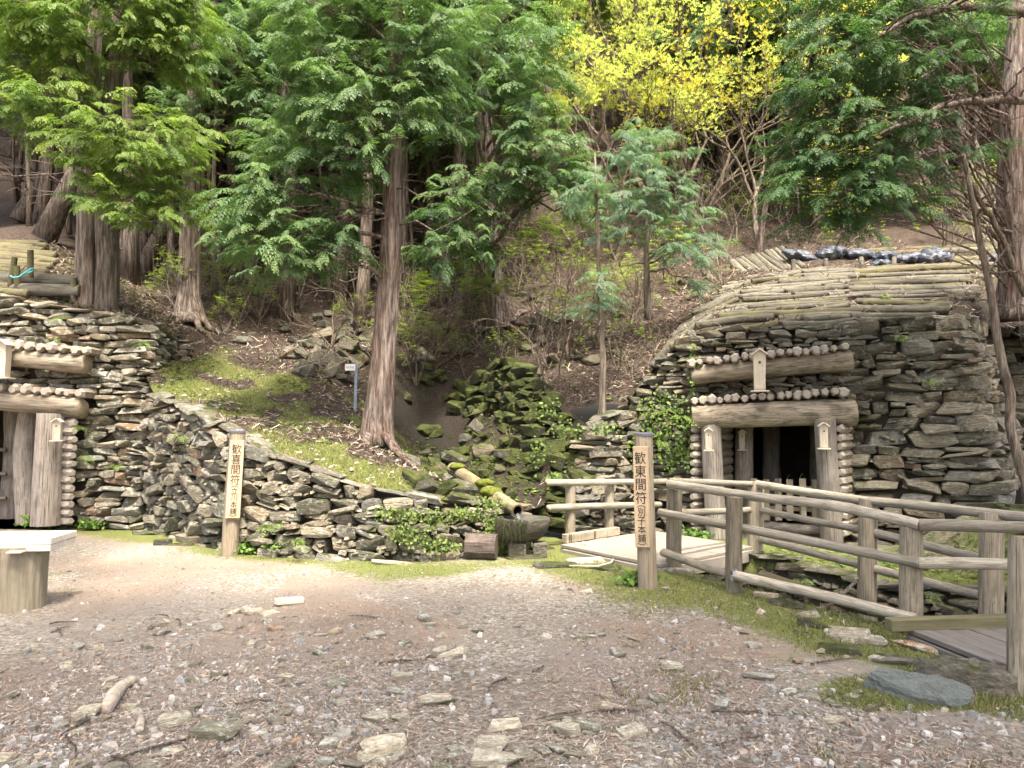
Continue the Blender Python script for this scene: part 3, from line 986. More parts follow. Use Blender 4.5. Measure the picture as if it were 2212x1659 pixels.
for i in range(13):
    t = i / 12
    p = at(154 - 11 * t, 914 + 211 * t, 10.72)
    d = Vector((.88, -.45, 0)).normalized()
    ob('side_log', FAC_S[i % 6], fl, frame(p - d * .36, p + d * .1, .068 * random.uniform(.93, 1.07), .068, random.uniform(0, 6)))
for i in range(4):
    log('gate_rail', at(-240, 960 + i * 55, 11.9), at(12, 972 + i * 52, 11.9), .03, fl, M_POST)
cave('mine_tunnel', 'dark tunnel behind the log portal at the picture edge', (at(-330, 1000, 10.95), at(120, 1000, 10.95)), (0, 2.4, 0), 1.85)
shrine_box(at(4, 817, 10.62), .175, .54, R(6), 'large gabled wooden box above the lintel, cut by the picture edge')
shrine_box(at(124, 952, 10.46), .105, .30, R(14), 'small gabled wooden box on the broad silvery left post')

# --- right mine timber frame
fr = thing('mine_portal', at(1544, 1158, 10.1), 'log portal of the mine behind the log fences, with a picket gate', 'mine portal')
log('lintel', at(1846, 892, 9.72), at(1496, 901, 10.12), .168, fr, M_LINTEL, M_ENDDARK)
log('header_log', at(1838, 780, 9.82), at(1494, 812, 10.22), .128, fr, M_LINTEL, M_ENDDARK)
outv = (-.28, -1, 0)
hewn_row(fr, at(1494, 783, 10.1), at(1824, 749, 9.68), 18, .062, .35, FAC, outv)
hewn_row(fr, at(1499, 866, 10.05), at(1823, 846, 9.62), 18, .062, .35, FAC, outv)
for (ub, vb, yb_, ut, vt, seed_, sl) in ((1546, 1162, 10.05, 1537, 908, 5, .5), (1795, 1170, 9.62, 1782, 902, 6, .35)):
    pb, ptp = at(ub, vb, yb_), at(ut, vt, yb_ + .02)
    post(fr, pb, ptp, .135, .128, M_SILVER, M_END, seed_, sl)
for (u0, y_, rr) in ((1610, 10.75, .125), (1664, 11.6, .13), (1765, 11.4, .12)):
    log('inner_post', at(u0, 1150, y_), at(u0, 912, y_), rr, fr, M_SILVER, M_END)
for i in range(13):
    t = i / 12
    p = at(1498, 928 + 218 * t, 10.12); d = Vector((-.75, -.55, 0)).normalized()
    ob('side_log', FAC_S[i % 6], fr, frame(p - d * .36, p + d * .03, .058 * random.uniform(.92, 1.08), .058, random.uniform(0, 6)))
    p = at(1813 + 8 * t, 927 + 225 * t, 9.62); d = Vector((-.62, -.75, 0)).normalized()
    ob('side_log', FAC[i % 6], fr, frame(p - d * .38, p + d * .03, .062 * random.uniform(.92, 1.08), .062, random.uniform(0, 6)))
for i in range(13):
    t = i / 12
    p = at(1575, 925 + 210 * t, 10.75)
    log('tunnel_log', p, p + Vector((-.35, -.5, 0)), .06, fr, M_POST)
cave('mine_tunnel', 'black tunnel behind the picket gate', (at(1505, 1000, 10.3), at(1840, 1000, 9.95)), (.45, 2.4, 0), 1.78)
# picket gate
gt = thing('picket_gate', at(1707, 1135, 10.35), 'pointed wooden picket gate closing the mine door', 'gate')
for i, u in enumerate((1630, 1657, 1682, 1707, 1735, 1762)):
    y_ = 10.12 - i * .07
    p0, p1 = at(u, 1124, y_), at(u, 1022 + (i % 2) * 2, y_)
    hh = (p1 - p0).length; w_ = .04
    V = [(-w_, -.012, 0), (w_, -.012, 0), (w_, -.012, hh - .07), (0, -.012, hh), (-w_, -.012, hh - .07)]
    V = V + [(x, .012, z) for x, _, z in V]
    ob('picket', mk('picket', V, None, [(0, 1, 2, 4), (6, 5, 9, 7), (0, 5, 6, 1), (1, 6, 7, 2), (2, 7, 8, 3), (3, 8, 9, 4), (4, 9, 5, 0)] , [M_POST]), gt, Matrix.Translation(p0) @ Matrix.Rotation(R(-15), 4, 'Z'))
for v in (1052, 1098):
    a, b = at(1620, v, 10.2), at(1785, v + 2, 9.76)
    ob('gate_rail', box_mesh('gate_rail', (b - a).length, .03, .05, M_POST), gt, Matrix.Translation((a + b) / 2) @ Matrix.Rotation(math.atan2(b.y - a.y, b.x - a.x), 4, 'Z'))
log('sill_log', at(1625, 1132, 10.2), at(1795, 1146, 9.75), .065, gt, M_SILVER)
ob('foot_block', box_mesh('foot_block', .16, .12, .07, M_POST), gt, Matrix.Translation(at(1668, 1144, 10.2)))
shrine_box(at(1641, 845, 9.72), .152, .54, R(-14), 'tall gabled wooden box in front of the upper log of the fenced mine')
shrine_box(at(1531, 973, 9.86), .085, .29, R(-14), 'small gabled wooden box on the door post beside the ivy')
shrine_box(at(1779, 969, 9.42), .10, .32, R(-14), 'small gabled wooden box on the door post beside the stone buttress')
shrine_box(at(1603, 972, 10.55), .085, .28, R(-14), 'brown gabled wooden box on the inner post in the shade of the door')

# ------------------------------------------------------------------ log roofs over the mines
def on_mound(V, a, t, dz=0.0):
    k, n = V.shape[:2]
    x = np.clip(a, 0, 1) * (n - 1); y = np.clip(t, 0, 1) * (k - 1)
    i, j = int(min(x, n - 2)), int(min(y, k - 2)); fx_, fy_ = x - i, y - j
    p = (V[j, i] * (1 - fx_) + V[j, i + 1] * fx_) * (1 - fy_) + (V[j + 1, i] * (1 - fx_) + V[j + 1, i + 1] * fx_) * fy_
    return Vector((p[0], p[1], p[2] + dz))


rf = thing('log_roof', on_mound(MOUND_R, .5, .0), 'wide slope of grey mossy logs laid over the fenced mine', 'log roof')
for i in range(23):
    t = .010 + i * .034
    cuts = [.16 + .006 * i + random.uniform(-.03, .03)]
    while cuts[-1] < .58 - .003 * i: cuts.append(cuts[-1] + random.uniform(.09, .26))
    cuts[-1] = .61 - .0025 * i + random.uniform(-.02, .02)
    for a, b in zip(cuts[:-1], cuts[1:]):
        if b - a < .03: continue
        r_ = random.uniform(.038, .068)
        tl = lambda q: t + (q - .4) * .10
        d0, d1 = random.uniform(-.008, .008), random.uniform(-.008, .008)
        log('log', on_mound(MOUND_R, a + .004, tl(a) + d0, .03 + random.uniform(0, .04)), on_mound(MOUND_R, b - .004, tl(b) + d1, .03 + random.uniform(0, .045)), r_, rf, M_MOSSLOG if random.random() < .22 else M_ROOFLOG, M_ENDDARK)
for i in range(18):
    t = .02 + i * .04
    a, b = .615 - .003 * i + random.uniform(-.02, .03), .80 + random.uniform(-.06, .06) + .003 * i
    log('log', on_mound(MOUND_R, a, t + .02 + random.uniform(-.01, .01), .035 + random.uniform(0, .03)), on_mound(MOUND_R, b, t - .015, .035 + random.uniform(0, .03)), random.uniform(.04, .07), rf, M_MOSSLOG if random.random() < .3 else M_ROOFLOG, M_ENDDARK)

tr = thing('log_terrace', at(1900, 585, 15.4), 'upper terrace of staked logs holding the black plastic', 'log terrace')
for i, (u0, v0, u1, v1, y_, rr) in enumerate(((1660, 588, 1790, 584, 15.6, .075), (1665, 601, 1800, 596, 15.3, .07), (1795, 586, 1900, 580, 15.5, .08), (1805, 597, 1905, 590, 15.3, .08), (1900, 588, 2010, 575, 15.4, .12), (2015, 585, 2062, 577, 15.5, .10), (2060, 570, 2150, 552, 15.6, .14), (1690, 575, 1790, 572, 16.0, .07), (1870, 571, 1950, 563, 16.2, .09),
                                                 (2010, 590, 2090, 584, 15.1, .07), (1660, 613, 1800, 606, 15.0, .06))):
    log('log', at(u0, v0, y_), at(u1, v1, y_ - .15), rr, tr, M_ROOFLOG if i % 3 else M_MOSSLOG, M_ENDDARK)
for u, v0, v1 in ((1714, 610, 562), (1784, 604, 560), (1860, 600, 556), (1931, 596, 556), (2013, 590, 556), (2056, 588, 552), (1830, 606, 590), (1770, 622, 600)):
    log('stake', at(u, v0 + 6, 15.05), at(u, v1, 15.15), .05, tr, M_ROOFLOG)
us = thing('log_slope', at(2000, 545, 17), 'highest bank of bright moss-covered logs among the trunks', 'log slope')
for i in range(13):
    t = i / 12
    u0, v0 = 1800 + 55 * t + random.uniform(-30, 30), 556 - 26 * t
    u1, v1 = 2180 + random.uniform(-25, 25), 540 - 62 * t
    m_ = random.uniform(.35, .65)
    um, vm = u0 + (u1 - u0) * m_, v0 + (v1 - v0) * m_ + random.uniform(-2, 2)
    y0, y1 = 16.8 + 2.4 * t, 16.4 + 2.4 * t
    ym = y0 + (y1 - y0) * m_
    log('log', at(u0, v0, y0), at(um - 2, vm, ym), random.uniform(.06, .1), us, M_MOSSLOG, M_ENDDARK)
    log('log', at(um + 2, vm - 1, ym), at(u1, v1, y1), random.uniform(.06, .1), us, M_MOSSLOG if i % 3 else M_ROOFLOG, M_ENDDARK)
ds = thing('log_slope', at(1640, 600, 15.6), 'small bank of logs lying steeply downhill beside the black plastic', 'log slope')
for i in range(11):
    u = 1582 + i * 10.5
    log('log', at(u, 566 - i * 2.9 + random.uniform(-3, 3), 16.6), at(u + 62 - i * 1.2, 612 - i * 3.2 + random.uniform(-3, 3), 15.2), random.uniform(.05, .075), ds, M_ROOFLOG, M_ENDDARK)

# left roof
lr_ = thing('log_roof', at(80, 640, 12), 'dark mossy log roof behind the pale mine wall', 'log roof')
for i in range(19):
    t = .08 + i * .048
    a0 = random.uniform(-.02, .05); a1 = .50 + random.uniform(-.05, .05) + i * .004
    am = random.uniform(.3, .42)
    for a, b in ((a0, am - .006), (am + .006, a1)):
        log('log', on_mound(MOUND_L, a, t, .07), on_mound(MOUND_L, b, t + random.uniform(-.008, .008), .07), random.uniform(.06, .09), lr_, M_MOSSLOG, M_ENDDARK)
log('log', at(-200, 618, 11.9), at(172, 630, 11.75), .10, lr_, M_ROOFLOG, M_ENDDARK)
log('log', at(-200, 598, 12.1), at(168, 609, 11.95), .11, lr_, M_ROOFLOG, M_ENDDARK)
for u0, u1, v0, v1 in ((20, 32, 640, 556), (42, 36, 645, 575), (65, 66, 600, 540), (160, 160, 655, 600)):
    log('stake', at(u0, v0, 11.75), at(u1, v1, 11.7), .045, lr_, M_MOSSLOG)
M_ROPE = flat_mat('teal_rope', (.08, .33, .36), .7)
P = np.array([[*at(u, v, 11.62)] for u, v in ((22, 596), (30, 600), (42, 598), (50, 592), (60, 585), (72, 579), (70, 586), (58, 590))])
V_, Q_, T_ = tube(P, [.014] * len(P), 6)
ob('rope', mk('rope', V_, T_, Q_, [M_ROPE], smooth=True), None, None, 'teal rope tied round two stakes on the mossy log roof', 'rope')


# black plastic over the terrace
def wrap_bag(p0, p1, r, seed, label):
    rr = np.random.default_rng(seed)
    k, n = 22, 20
    t = np.linspace(0, 1, k)
    P = np.array([[*lerp(p0, p1, q)] for q in t])
    prof = np.sin(np.pi * np.clip(t, .02, .98)) ** .45
    V, Q, T = tube(P, r * prof, n)
    c = V - np.vstack([np.repeat(P, n, 0), P[-1:], P[:1]])
    w = 1 + .22 * np.sin(V[:, 0] * 31 + V[:, 2] * 24 + seed) * fbm(V[:, 0] * 4, V[:, 2] * 5, seed) + (fbm(V[:, 0] * 6, V[:, 1] * 6 + V[:, 2] * 8, seed + 3) - .5) * .7
    V = V - c + c * w[:, None] * np.array([1, 1.2, .85])
    ob('plastic_sheet', mk('plastic_sheet', V, T, Q, [M_PLASTIC], smooth=True), None, None, label, 'plastic sheet', 'black plastic rolls on the log terrace')


mP, ntP, bP = new_mat('black_plastic'); gP = NT(ntP)
bP.inputs['Base Color'].default_value = (.04, .05, .072, 1)
bP.inputs['Roughness'].default_value = .25
bP.inputs['Specular IOR Level'].default_value = .6
geoP = gP.n('NewGeometry')
gP.bump(gP.noise(gP.mapv(geoP.outputs['Position'], (9, 9, 22)), 1.0, 4, .6), .9, .06, bP)
M_PLASTIC = mP
for p0, p1, r_, sd, lb in (((1688, 543, 15.7), (1768, 562, 15.5), .13, 1, 'flat wrinkled end of black plastic beside the steep logs'),
                           ((1762, 553, 15.6), (1832, 545, 15.6), .19, 2, 'bulging black plastic roll, second from the steep logs'),
                           ((1822, 548, 15.6), (1890, 552, 15.5), .14, 3, 'sunken black plastic roll in the middle of the row'),
                           ((1884, 558, 15.4), (1938, 552, 15.4), .15, 4, 'crumpled black plastic roll with bright folds'),
                           ((1868, 577, 15.2), (1925, 568, 15.2), .13, 5, 'low black plastic fold hanging in front of the row'),
                           ((1925, 562, 15.4), (2000, 556, 15.3), .14, 6, 'long black plastic roll on the thick log'),
                           ((1978, 560, 15.3), (2056, 558, 15.2), .23, 7, 'fattest black plastic bag at the end of the row'),
                           ((1710, 592, 15.2), (1760, 594, 15.2), .08, 8, 'small black plastic scrap below the row'),
                           ((2115, 563, 15.2), (2160, 556, 15.2), .10, 9, 'black plastic bundle against the big trunk')):
    wrap_bag(at(*p0), at(*p1), r_, sd, lb)

# ------------------------------------------------------------------ decks
M_KERB = plank_mat('mossy_kerb', (.16, .15, .085), (.10, .092, .05), 0)
DZ = .07


def deck(name, label, c00, c10, c01, n, mat, beam_w=.09, kerb=None):
    """boards run from c00 to c10, laid side by side towards c01"""
    c00, c10, c01 = Vector(c00), Vector(c10), Vector(c01)
    root = thing(name, c00, label, 'wooden deck')
    along, across = c10 - c00, c01 - c00
    ang = math.atan2(along.y, along.x)
    wdt = across.length / n
    for i in range(n):
        c = c00 + along / 2 + across * ((i + .5) / n) + Vector((0, 0, random.uniform(-.003, .003)))
        ob('plank', box_mesh('plank', along.length * random.uniform(.995, 1.005), wdt * .955, .035, mat, .004), root, Matrix.Translation(c) @ Matrix.Rotation(ang + R(random.uniform(-.15, .15)), 4, 'Z'))
    for f in (.012, .988):
        c = c00 + along * f + across / 2 + Vector((0, 0, -.085))
        ob('beam', box_mesh('beam', across.length * .99, beam_w, .13, mat, .005), root, Matrix.Translation(c) @ Matrix.Rotation(math.atan2(across.y, across.x), 4, 'Z'))
    for f in (.012, .988):
        c = c00 + along / 2 + across * f + Vector((0, 0, -.09))
        ob('beam', box_mesh('beam', along.length * .94, beam_w, .13, mat, .005), root, Matrix.Translation(c) @ Matrix.Rotation(ang, 4, 'Z'))
    return root, ang, along, across


pA = ground_at(1428, 1224, DZ); pLF = ground_at(1212, 1180, DZ); pB = ground_at(1626, 1183, DZ)
d1, ang1, al1, ac1 = deck('deck', 'low deck of pale planks bridging the ditch to the mine door', pLF, pA, pLF + (pB - pA), 12, M_DECK)
c = pLF + ac1 * .22 + Vector((-.03, .02, .075))
ob('kerb_beam', box_mesh('kerb_beam', .95, .085, .10, M_POST, .005), d1, Matrix.Translation(c + ac1.normalized() * .2) @ Matrix.Rotation(math.atan2(ac1.y, ac1.x), 4, 'Z'))
c = pLF + ac1 * .85 + al1 * .2 + Vector((0, .35, .05))
q0 = ground_at(1962, 1364, DZ); q1 = ground_at(2168, 1446, DZ)
d2, ang2, al2, ac2 = deck('deck', 'dark grey plank deck crossing the ditch at the picture edge', q0, q1, q0 + Vector((2.3, .62, 0)), 17, M_DECK2)
a, b = ground_at(1926, 1352, DZ + .06), ground_at(2300, 1340, DZ + .06)
ob('kerb_beam', box_mesh('kerb_beam', (b - a).length, .085, .085, M_KERB, .006), d2, Matrix.Translation((a + b) / 2 + Vector((0, .05, -.005))) @ Matrix.Rotation(math.atan2(b.y - a.y, b.x - a.x), 4, 'Z'))
a = ground_at(2168, 1448, .02)
ob('kerb_beam', box_mesh('kerb_beam', 1.2, .13, .16, M_DECK2, .006), d2, Matrix.Translation(a + Vector((.52, .0, .0))) @ Matrix.Rotation(R(8), 4, 'Z'))

# ------------------------------------------------------------------ log fences
def fence(label, posts, rails, name='log_fence', pside=None, rside=None):
    root = thing(name, posts[0][0], label, 'log fence')
    for i, (pb, ptp, r0) in enumerate(posts):
        post(root, pb, ptp, r0, r0 * .97, pside or M_POST, M_END, 31 + i)
    for p0, p1, r_ in rails:
        log('rail', p0, p1, r_, root, rside or M_RAIL, M_END)
    return root


def pst(u, vb, vt, y, r, down=.0):
    return (at(u, vb, y) - Vector((0, 0, down)), at(u, vt, y), r)


fence('front log fence running from the plank deck down along the ditch to the dark deck',
      [pst(1457, 1226, 1056, 7.9, .082, .15), pst(1587, 1276, 1074, 6.95, .077, .1), pst(1970, 1346, 1128, 5.72, .082, .05), pst(2210, 1490, 1160, 4.45, .075, .2)],
      [(at(1446, 1046, 7.85), at(1790, 1092, 6.25), .040), (at(1785, 1090.5, 6.27), at(1986, 1134, 5.62), .041), (at(1987, 1134, 5.62), at(2330, 1140, 5.25), .041),
       (at(1428, 1107, 7.83), at(1984, 1216, 5.61), .040), (at(1986, 1217, 5.61), at(2330, 1224, 5.25), .040),
       (at(1432, 1193, 7.8), at(1600, 1248, 6.85), .039), (at(1590, 1244, 6.82), at(1976, 1337, 5.6), .041)])
fence('rear log fence on tall posts standing in the ditch',
      [pst(1633, 1285, 1041, 8.95, .092, .1), pst(1875, 1345, 1078, 6.95, .083, .1), pst(2142, 1345, 1108, 5.95, .088, .3)],
      [(at(1450, 1040, 8.0), at(1628, 1046, 8.95), .037), (at(1636, 1046, 8.93), at(1880, 1083, 6.93), .041), (at(1880, 1083, 6.93), at(2300, 1128, 5.5), .041),
       (at(1475, 1107, 8.05), at(1625, 1101, 8.98), .037), (at(1640, 1101, 8.95), at(1870, 1146, 6.97), .038), (at(1880, 1148, 6.95), at(2300, 1250, 5.6), .040),
       (at(1640, 1165, 8.9), at(1875, 1225, 6.95), .038), (at(1880, 1226, 6.95), at(2140, 1292, 6.0), .039)])
fence('short rustic handrail on the plank deck behind the stone basin',
      [pst(1233, 1163, 1046, 9.45, .066, 0), pst(1317, 1158, 1046, 9.85, .063, 0), pst(1402, 1150, 1046, 10.2, .063, 0)],
      [(at(1181, 1042, 9.2), at(1440, 1039, 10.3), .037), (at(1185, 1098, 9.2), at(1425, 1090, 10.25), .042)])
M_WIRE = flat_mat('wire', (.35, .37, .40), .4, .5, .6)
a_ = Acc()
for k in range(4):
    c_ = at(1586, 1244, 6.83); an = np.linspace(0, 2 * np.pi, 13)
    V_, Q_, T_ = tube(np.stack([c_.x + .012 * (k - 1.5) + an * 0, c_.y + .05 * np.cos(an), c_.z + .05 * np.sin(an) + .004 * k], -1), [.0035] * 13, 5)
    a_.add(V_, Q_, T_)
ob('wire_tie', a_.mesh('wire_tie', M_WIRE, True), None, None, 'twisted wire tie holding the low rail to the middle front post', 'wire tie')
ob('fallen_log', logs(M_MOSSLOG, M_ENDDARK)[1], None, frame(at(1645, 1243, 7.5), at(1875, 1318, 6.35), .05), 'dark charred-looking pole lying in the ditch behind the front fence', 'log')
ob('fallen_log', logs(M_RAIL)[2], None, frame(at(1876, 1318, 6.33), at(2040, 1355, 5.95), .045), 'pale pole end lying in the ditch near the dark deck', 'log')
P = np.array([[*at(u, v, y)] for u, v, y in ((1772, 1327, 6.3), (1800, 1300, 6.3), (1830, 1275, 6.35), (1858, 1246, 6.4))])
V_, Q_, T_ = tube(P, [.016, .018, .017, .011], 7)
ob('branch', mk('branch', V_, T_, Q_, [M_PALETWIG], smooth=True), None, None, 'bare pale stick leaning across the ditch under the front fence', 'branch')

# ------------------------------------------------------------------ sign posts
def text_mesh(s, size, name='lettering', sx=1.0):
    cu = bpy.data.curves.new('txt', 'FONT')
    cu.body = s; cu.size = size; cu.align_x = 'CENTER'; cu.align_y = 'CENTER'; cu.extrude = .0008
    o = bpy.data.objects.new('txt', cu); COL.objects.link(o)
    bpy.context.view_layer.update()
    dg = bpy.context.evaluated_depsgraph_get()
    me = bpy.data.meshes.new_from_object(o.evaluated_get(dg))
    bpy.data.objects.remove(o); bpy.data.curves.remove(cu)
    me.name = name
    me.materials.clear(); me.materials.append(M_INK)
    # centre on its own ink
    co = np.zeros(len(me.vertices) * 3, np.float32); me.vertices.foreach_get('co', co); co = co.reshape(-1, 3)
    if len(co):
        co[:, :2] -= (co[:, :2].max(0) + co[:, :2].min(0)) / 2
        co[:, 0] *= sx
        me.vertices.foreach_set('co', co.ravel())
    return me


M_CAP = flat_mat('lead_cap', (.10, .105, .13), .6)


def sign_post(pb, ptp, r, board_h, board_w, turn, chars, label, btop, shift):
    pb, ptp = Vector(pb), Vector(ptp)
    root = thing('sign_post', pb, label, 'sign post')
    post(root, pb - Vector((0, 0, .05)), ptp, r, r * .93, M_SIGNPOST, M_END, 77)
    ax = (ptp - pb).normalized()
    rot = Vector((0, 0, 1)).rotation_difference(ax).to_matrix().to_4x4()
    L = (ptp - pb).length
    base = Matrix.Translation(pb) @ rot @ Matrix.Rotation(turn, 4, 'Z')
    V, Q, T = tube([(0, 0, L - .022), (0, 0, L + .002), (0, 0, L + .012)], [r * .96, r * .975, r * .90], 20)
    ob('cap', mk('cap', V, T, Q, [M_CAP]), root, base)
    bt = L - btop
    bm_ = base @ Matrix.Translation((shift, -r * .98, bt - board_h / 2))
    board = ob('board', box_mesh('board', board_w, .05, board_h, M_BOARD, .003), root, bm_)
    for cx in (-.38, .38):
        for cz in (-.47, .47):
            V, Q, T = tube([(cx * board_w, -.0255, cz * board_h), (cx * board_w, -.0285, cz * board_h)], [.004, .003], 8)
            ob('nail', mk('nail', V, T, Q, [M_CAP]), board, bm_)
    for ch, z, sz, sx in chars:
        me = text_mesh(ch, sz, sx=sx)
        ob('lettering', me, board, bm_ @ Matrix.Translation((0, -.0265, board_h * (.5 - z))) @ Matrix.Rotation(math.pi / 2, 4, 'X'))
    # the seat sawn into the post under the board
    ob('notch', box_mesh('notch', board_w * .9, .03, .03, M_END, .003), root, base @ Matrix.Translation((shift * .5, -r * .86, bt - board_h - .013)))
    return root


BIG, SM = .122, .082


def chars(four, small):
    out = []
    for i, c in enumerate(four): out.append((c, .115 + i * .132, BIG, .92))
    out.append(('︵', .598, .085, 1.0))
    for i, c in enumerate(small): out.append((c, .652 + i * .086, SM, .95))
    out.append(('︶', .965, .085, 1.0))
    return out


pl = ground_at(497, 1199, 0)
sign_post(pl, at(513, 931, pl.y + .05), .094, .89, .155, R(22), chars('歓喜間符', '立川本鋪'), 'leaning sign post with a pale tan board before the curved wall', .105, .0)
prr = ground_at(1399, 1271, 0)
sign_post(prr, at(1391, 937, prr.y + .02), .092, .925, .135, R(-24), chars('歓東間符', '別子本鋪'), 'sign post with a brown board beside the front log fence', .115, -.012)

# --- small direction sign on the bank
M_SIGNW = flat_mat('white_plate', (.75, .77, .78), .5, .4, 0, .05)
M_SIGNP = flat_mat('blue_grey_pole', (.20, .25, .32), .5, .4, 0, .1)
M_RED = flat_mat('red_arrow', (.45, .06, .03), .6)
p = at(767, 890, 11.8)
sg = thing('direction_sign', p, 'small white direction sign on a blue-grey pole upon the bank', 'direction sign')
top_ = at(770, 786, 11.8)
ob('pole', box_mesh('pole', .042, .03, (top_ - p).length + .1, M_SIGNP, .004, 1, (0, 0, (top_ - p).length / 2 - .05)), sg, Matrix.Translation(p) @ (top_ - p).to_track_quat('Z', 'Y').to_matrix().to_4x4() @ Matrix.Rotation(R(90), 4, 'Z'))
pc = at(756.5, 793.5, 11.76)
plate = ob('plate', box_mesh('plate', .155, .012, .10, M_SIGNW, .002), sg, Matrix.Translation(pc))
for i in range(7):
    x = -.052 + i * .0175
    for k, (dx, dz, sx, sz) in enumerate(((0, .012, .012, .003), (0, -.002, .010, .003), (0, -.014, .013, .003), (-.003, 0, .003, .034))):
        ob('lettering', box_mesh('lettering', sx, .001, sz, M_INK, 0, 1, (x + dx + (i % 2) * .002, -.0075, dz)), plate, W[plate])
V = [(-.078, -.007, .045), (-.078, -.007, -.045), (-.100, -.007, 0), (-.078, .005, .045), (-.078, .005, -.045), (-.100, .005, 0)]
ob('arrow', mk('arrow', V, [(0, 2, 1), (3, 4, 5)], [(0, 3, 5, 2), (2, 5, 4, 1), (1, 4, 3, 0)], [M_RED]), sg, Matrix.Translation(pc))

# ------------------------------------------------------------------ bench
pf = ground_at(2, 1330, 0)
bn = thing('bench', pf, 'bleached plank bench on a thick round log foot', 'bench')
V, Q, T = tube([(0, 0, -.05), (0, 0, .22), (0, 0, .44), (0, 0, .53)], [.196, .198, .202, .205], 48, .05, 3, flutes=9)
M_BFOOT = plank_mat('bench_foot', (.27, .24, .175), (.17, .148, .105), 2, .6)
cf = pf + Vector((0, .22, 0))
ob('foot', mk('foot', V, T, Q, [M_BFOOT], smooth=False), bn, Matrix.Translation(cf))
sa = R(5)
sx_ = Matrix.Translation(Vector((cf.x - .55, cf.y - .0, .615))) @ Matrix.Rotation(sa, 4, 'Z')
zt_ = (at(70, 1165, cf.y - .2).z)
seat_z = zt_ - .055
sx_ = Matrix.Translation(Vector((cf.x - .88, cf.y - .02, seat_z))) @ Matrix.Rotation(sa, 4, 'Z')
for i, (dy, dz) in enumerate(((-.11, .027), (-.11, -.027), (.11, .027), (.11, -.027))):
    ob('plank', box_mesh('plank', 2.4 - (i % 2) * .01, .216, .052, M_BENCH, .004), bn, sx_ @ Matrix.Translation((0, dy, dz)))
ob('crossbeam', box_mesh('crossbeam', .11, .46, seat_z - .055 - .50, M_BENCH, .004), bn, Matrix.Translation((cf.x + .085, cf.y - .02, (seat_z - .055 + .52) / 2 - .0)) @ Matrix.Rotation(sa, 4, 'Z'))

# ------------------------------------------------------------------ water basin, pipe, log block
mW, ntW, bW = new_mat('water'); gW = NT(ntW)
bW.inputs['Base Color'].default_value = (.75, .82, .82, 1); bW.inputs['Roughness'].default_value = .04
bW.inputs['Transmission Weight'].default_value = .9; bW.inputs['IOR'].default_value = 1.33
geoW = gW.n('NewGeometry'); gW.bump(gW.noise(geoW.outputs['Position'], 22, 3), .4, .02, bW)
M_BASIN = stone_mat('basin_stone', moss=.28, tone=.55, lichen=.15)
bc = at(1128, 1190, 8.78); bc.z = .17
bs = thing('stone_basin', (bc.x, bc.y, 0), 'round dark stone water basin under the log spout', 'stone basin')
prof = [(.0, .0), (.16, .0), (.245, .06), (.295, .15), (.315, .24), (.312, .262), (.255, .262), (.235, .22), (.17, .12), (0, .10)]
n = 28
V = []; Q = []
for r_, z_ in prof:
    for i in range(n):
        a = i / n * 6.2832
        w_ = 1 + .02 * math.sin(3 * a + z_ * 9)
        V.append((r_ * w_ * math.cos(a), r_ * w_ * math.sin(a), z_ + .004 * math.sin(5 * a)))
for j in range(len(prof) - 1):
    for i in range(n):
        Q.append((j * n + i, j * n + (i + 1) % n, (j + 1) * n + (i + 1) % n, (j + 1) * n + i))
ob('bowl', mk('bowl', V, None, Q, [M_BASIN], smooth=True), bs, Matrix.Translation(bc) @ Matrix.Diagonal((1.0, .9, 1.0, 1)))
V = [(.25 * math.cos(i / n * 6.2832), .225 * math.sin(i / n * 6.2832), 0) for i in range(n)] + [(0, 0, 0)]
wat = thing('water', bc + Vector((0, 0, .245)), 'clear water filling the round stone basin', 'water')
wat['kind'] = 'structure'
ob('surface', mk('surface', V, [(i, (i + 1) % n, n) for i in range(n)], None, [mW]), wat, Matrix.Translation(bc + Vector((0, 0, .245))))
for dx, dy, sx, sz in ((-.06, -.02, .2, .17), (.2, .02, .16, .17)):
    ob('foot_block', box_mesh('foot_block', sx, .2, sz, M_BASIN, .012), bs, Matrix.Translation((bc.x + dx, bc.y + dy - .08, .08)))
# pipe
M_PIPE = wood_mat('pipe_wood', (.24, .20, .12), (.16, .13, .08), (.08, .065, .045), .8, .6)
p0, p1 = at(978, 1012, 10.3), at(1118, 1103, 8.72)
pp = thing('log_spout', p1, 'mossy hollow log pipe pouring water into the basin', 'log spout')
k, n = 12, 16
axis = (p1 - p0)
prof = [(0, 1.0), (.3, 1.0), (.65, .95), (.86, .9), (.94, .86), (1.0, .84), (1.0, .62), (.9, .58)]
V = []; Q = []
for t, r_ in prof:
    for i in range(n):
        a = i / n * 6.2832
        V.append((r_ * math.cos(a) * (1 + .03 * math.sin(2 * a)), r_ * math.sin(a), t))
for j in range(len(prof) - 1):
    for i in range(n):
        Q.append((j * n + i, j * n + (i + 1) % n, (j + 1) * n + (i + 1) % n, (j + 1) * n + i))
V.append((0, 0, .9)); T = [((len(prof) - 1) * n + i, (len(prof) - 1) * n + (i + 1) % n, len(V) - 1) for i in range(n)]
mi = [2] * len(T) + [0] * (n * 5) + [1] * n + [2] * n
ob('pipe', mk('pipe', V, T, Q, [M_PIPE, M_ENDDARK, M_INK], mi, smooth=False), pp, frame(p0, p1, .088))
M_MOSS = flat_mat('moss_cushion', (.085, .10, .018), .95, .1, 0, .5, 40)


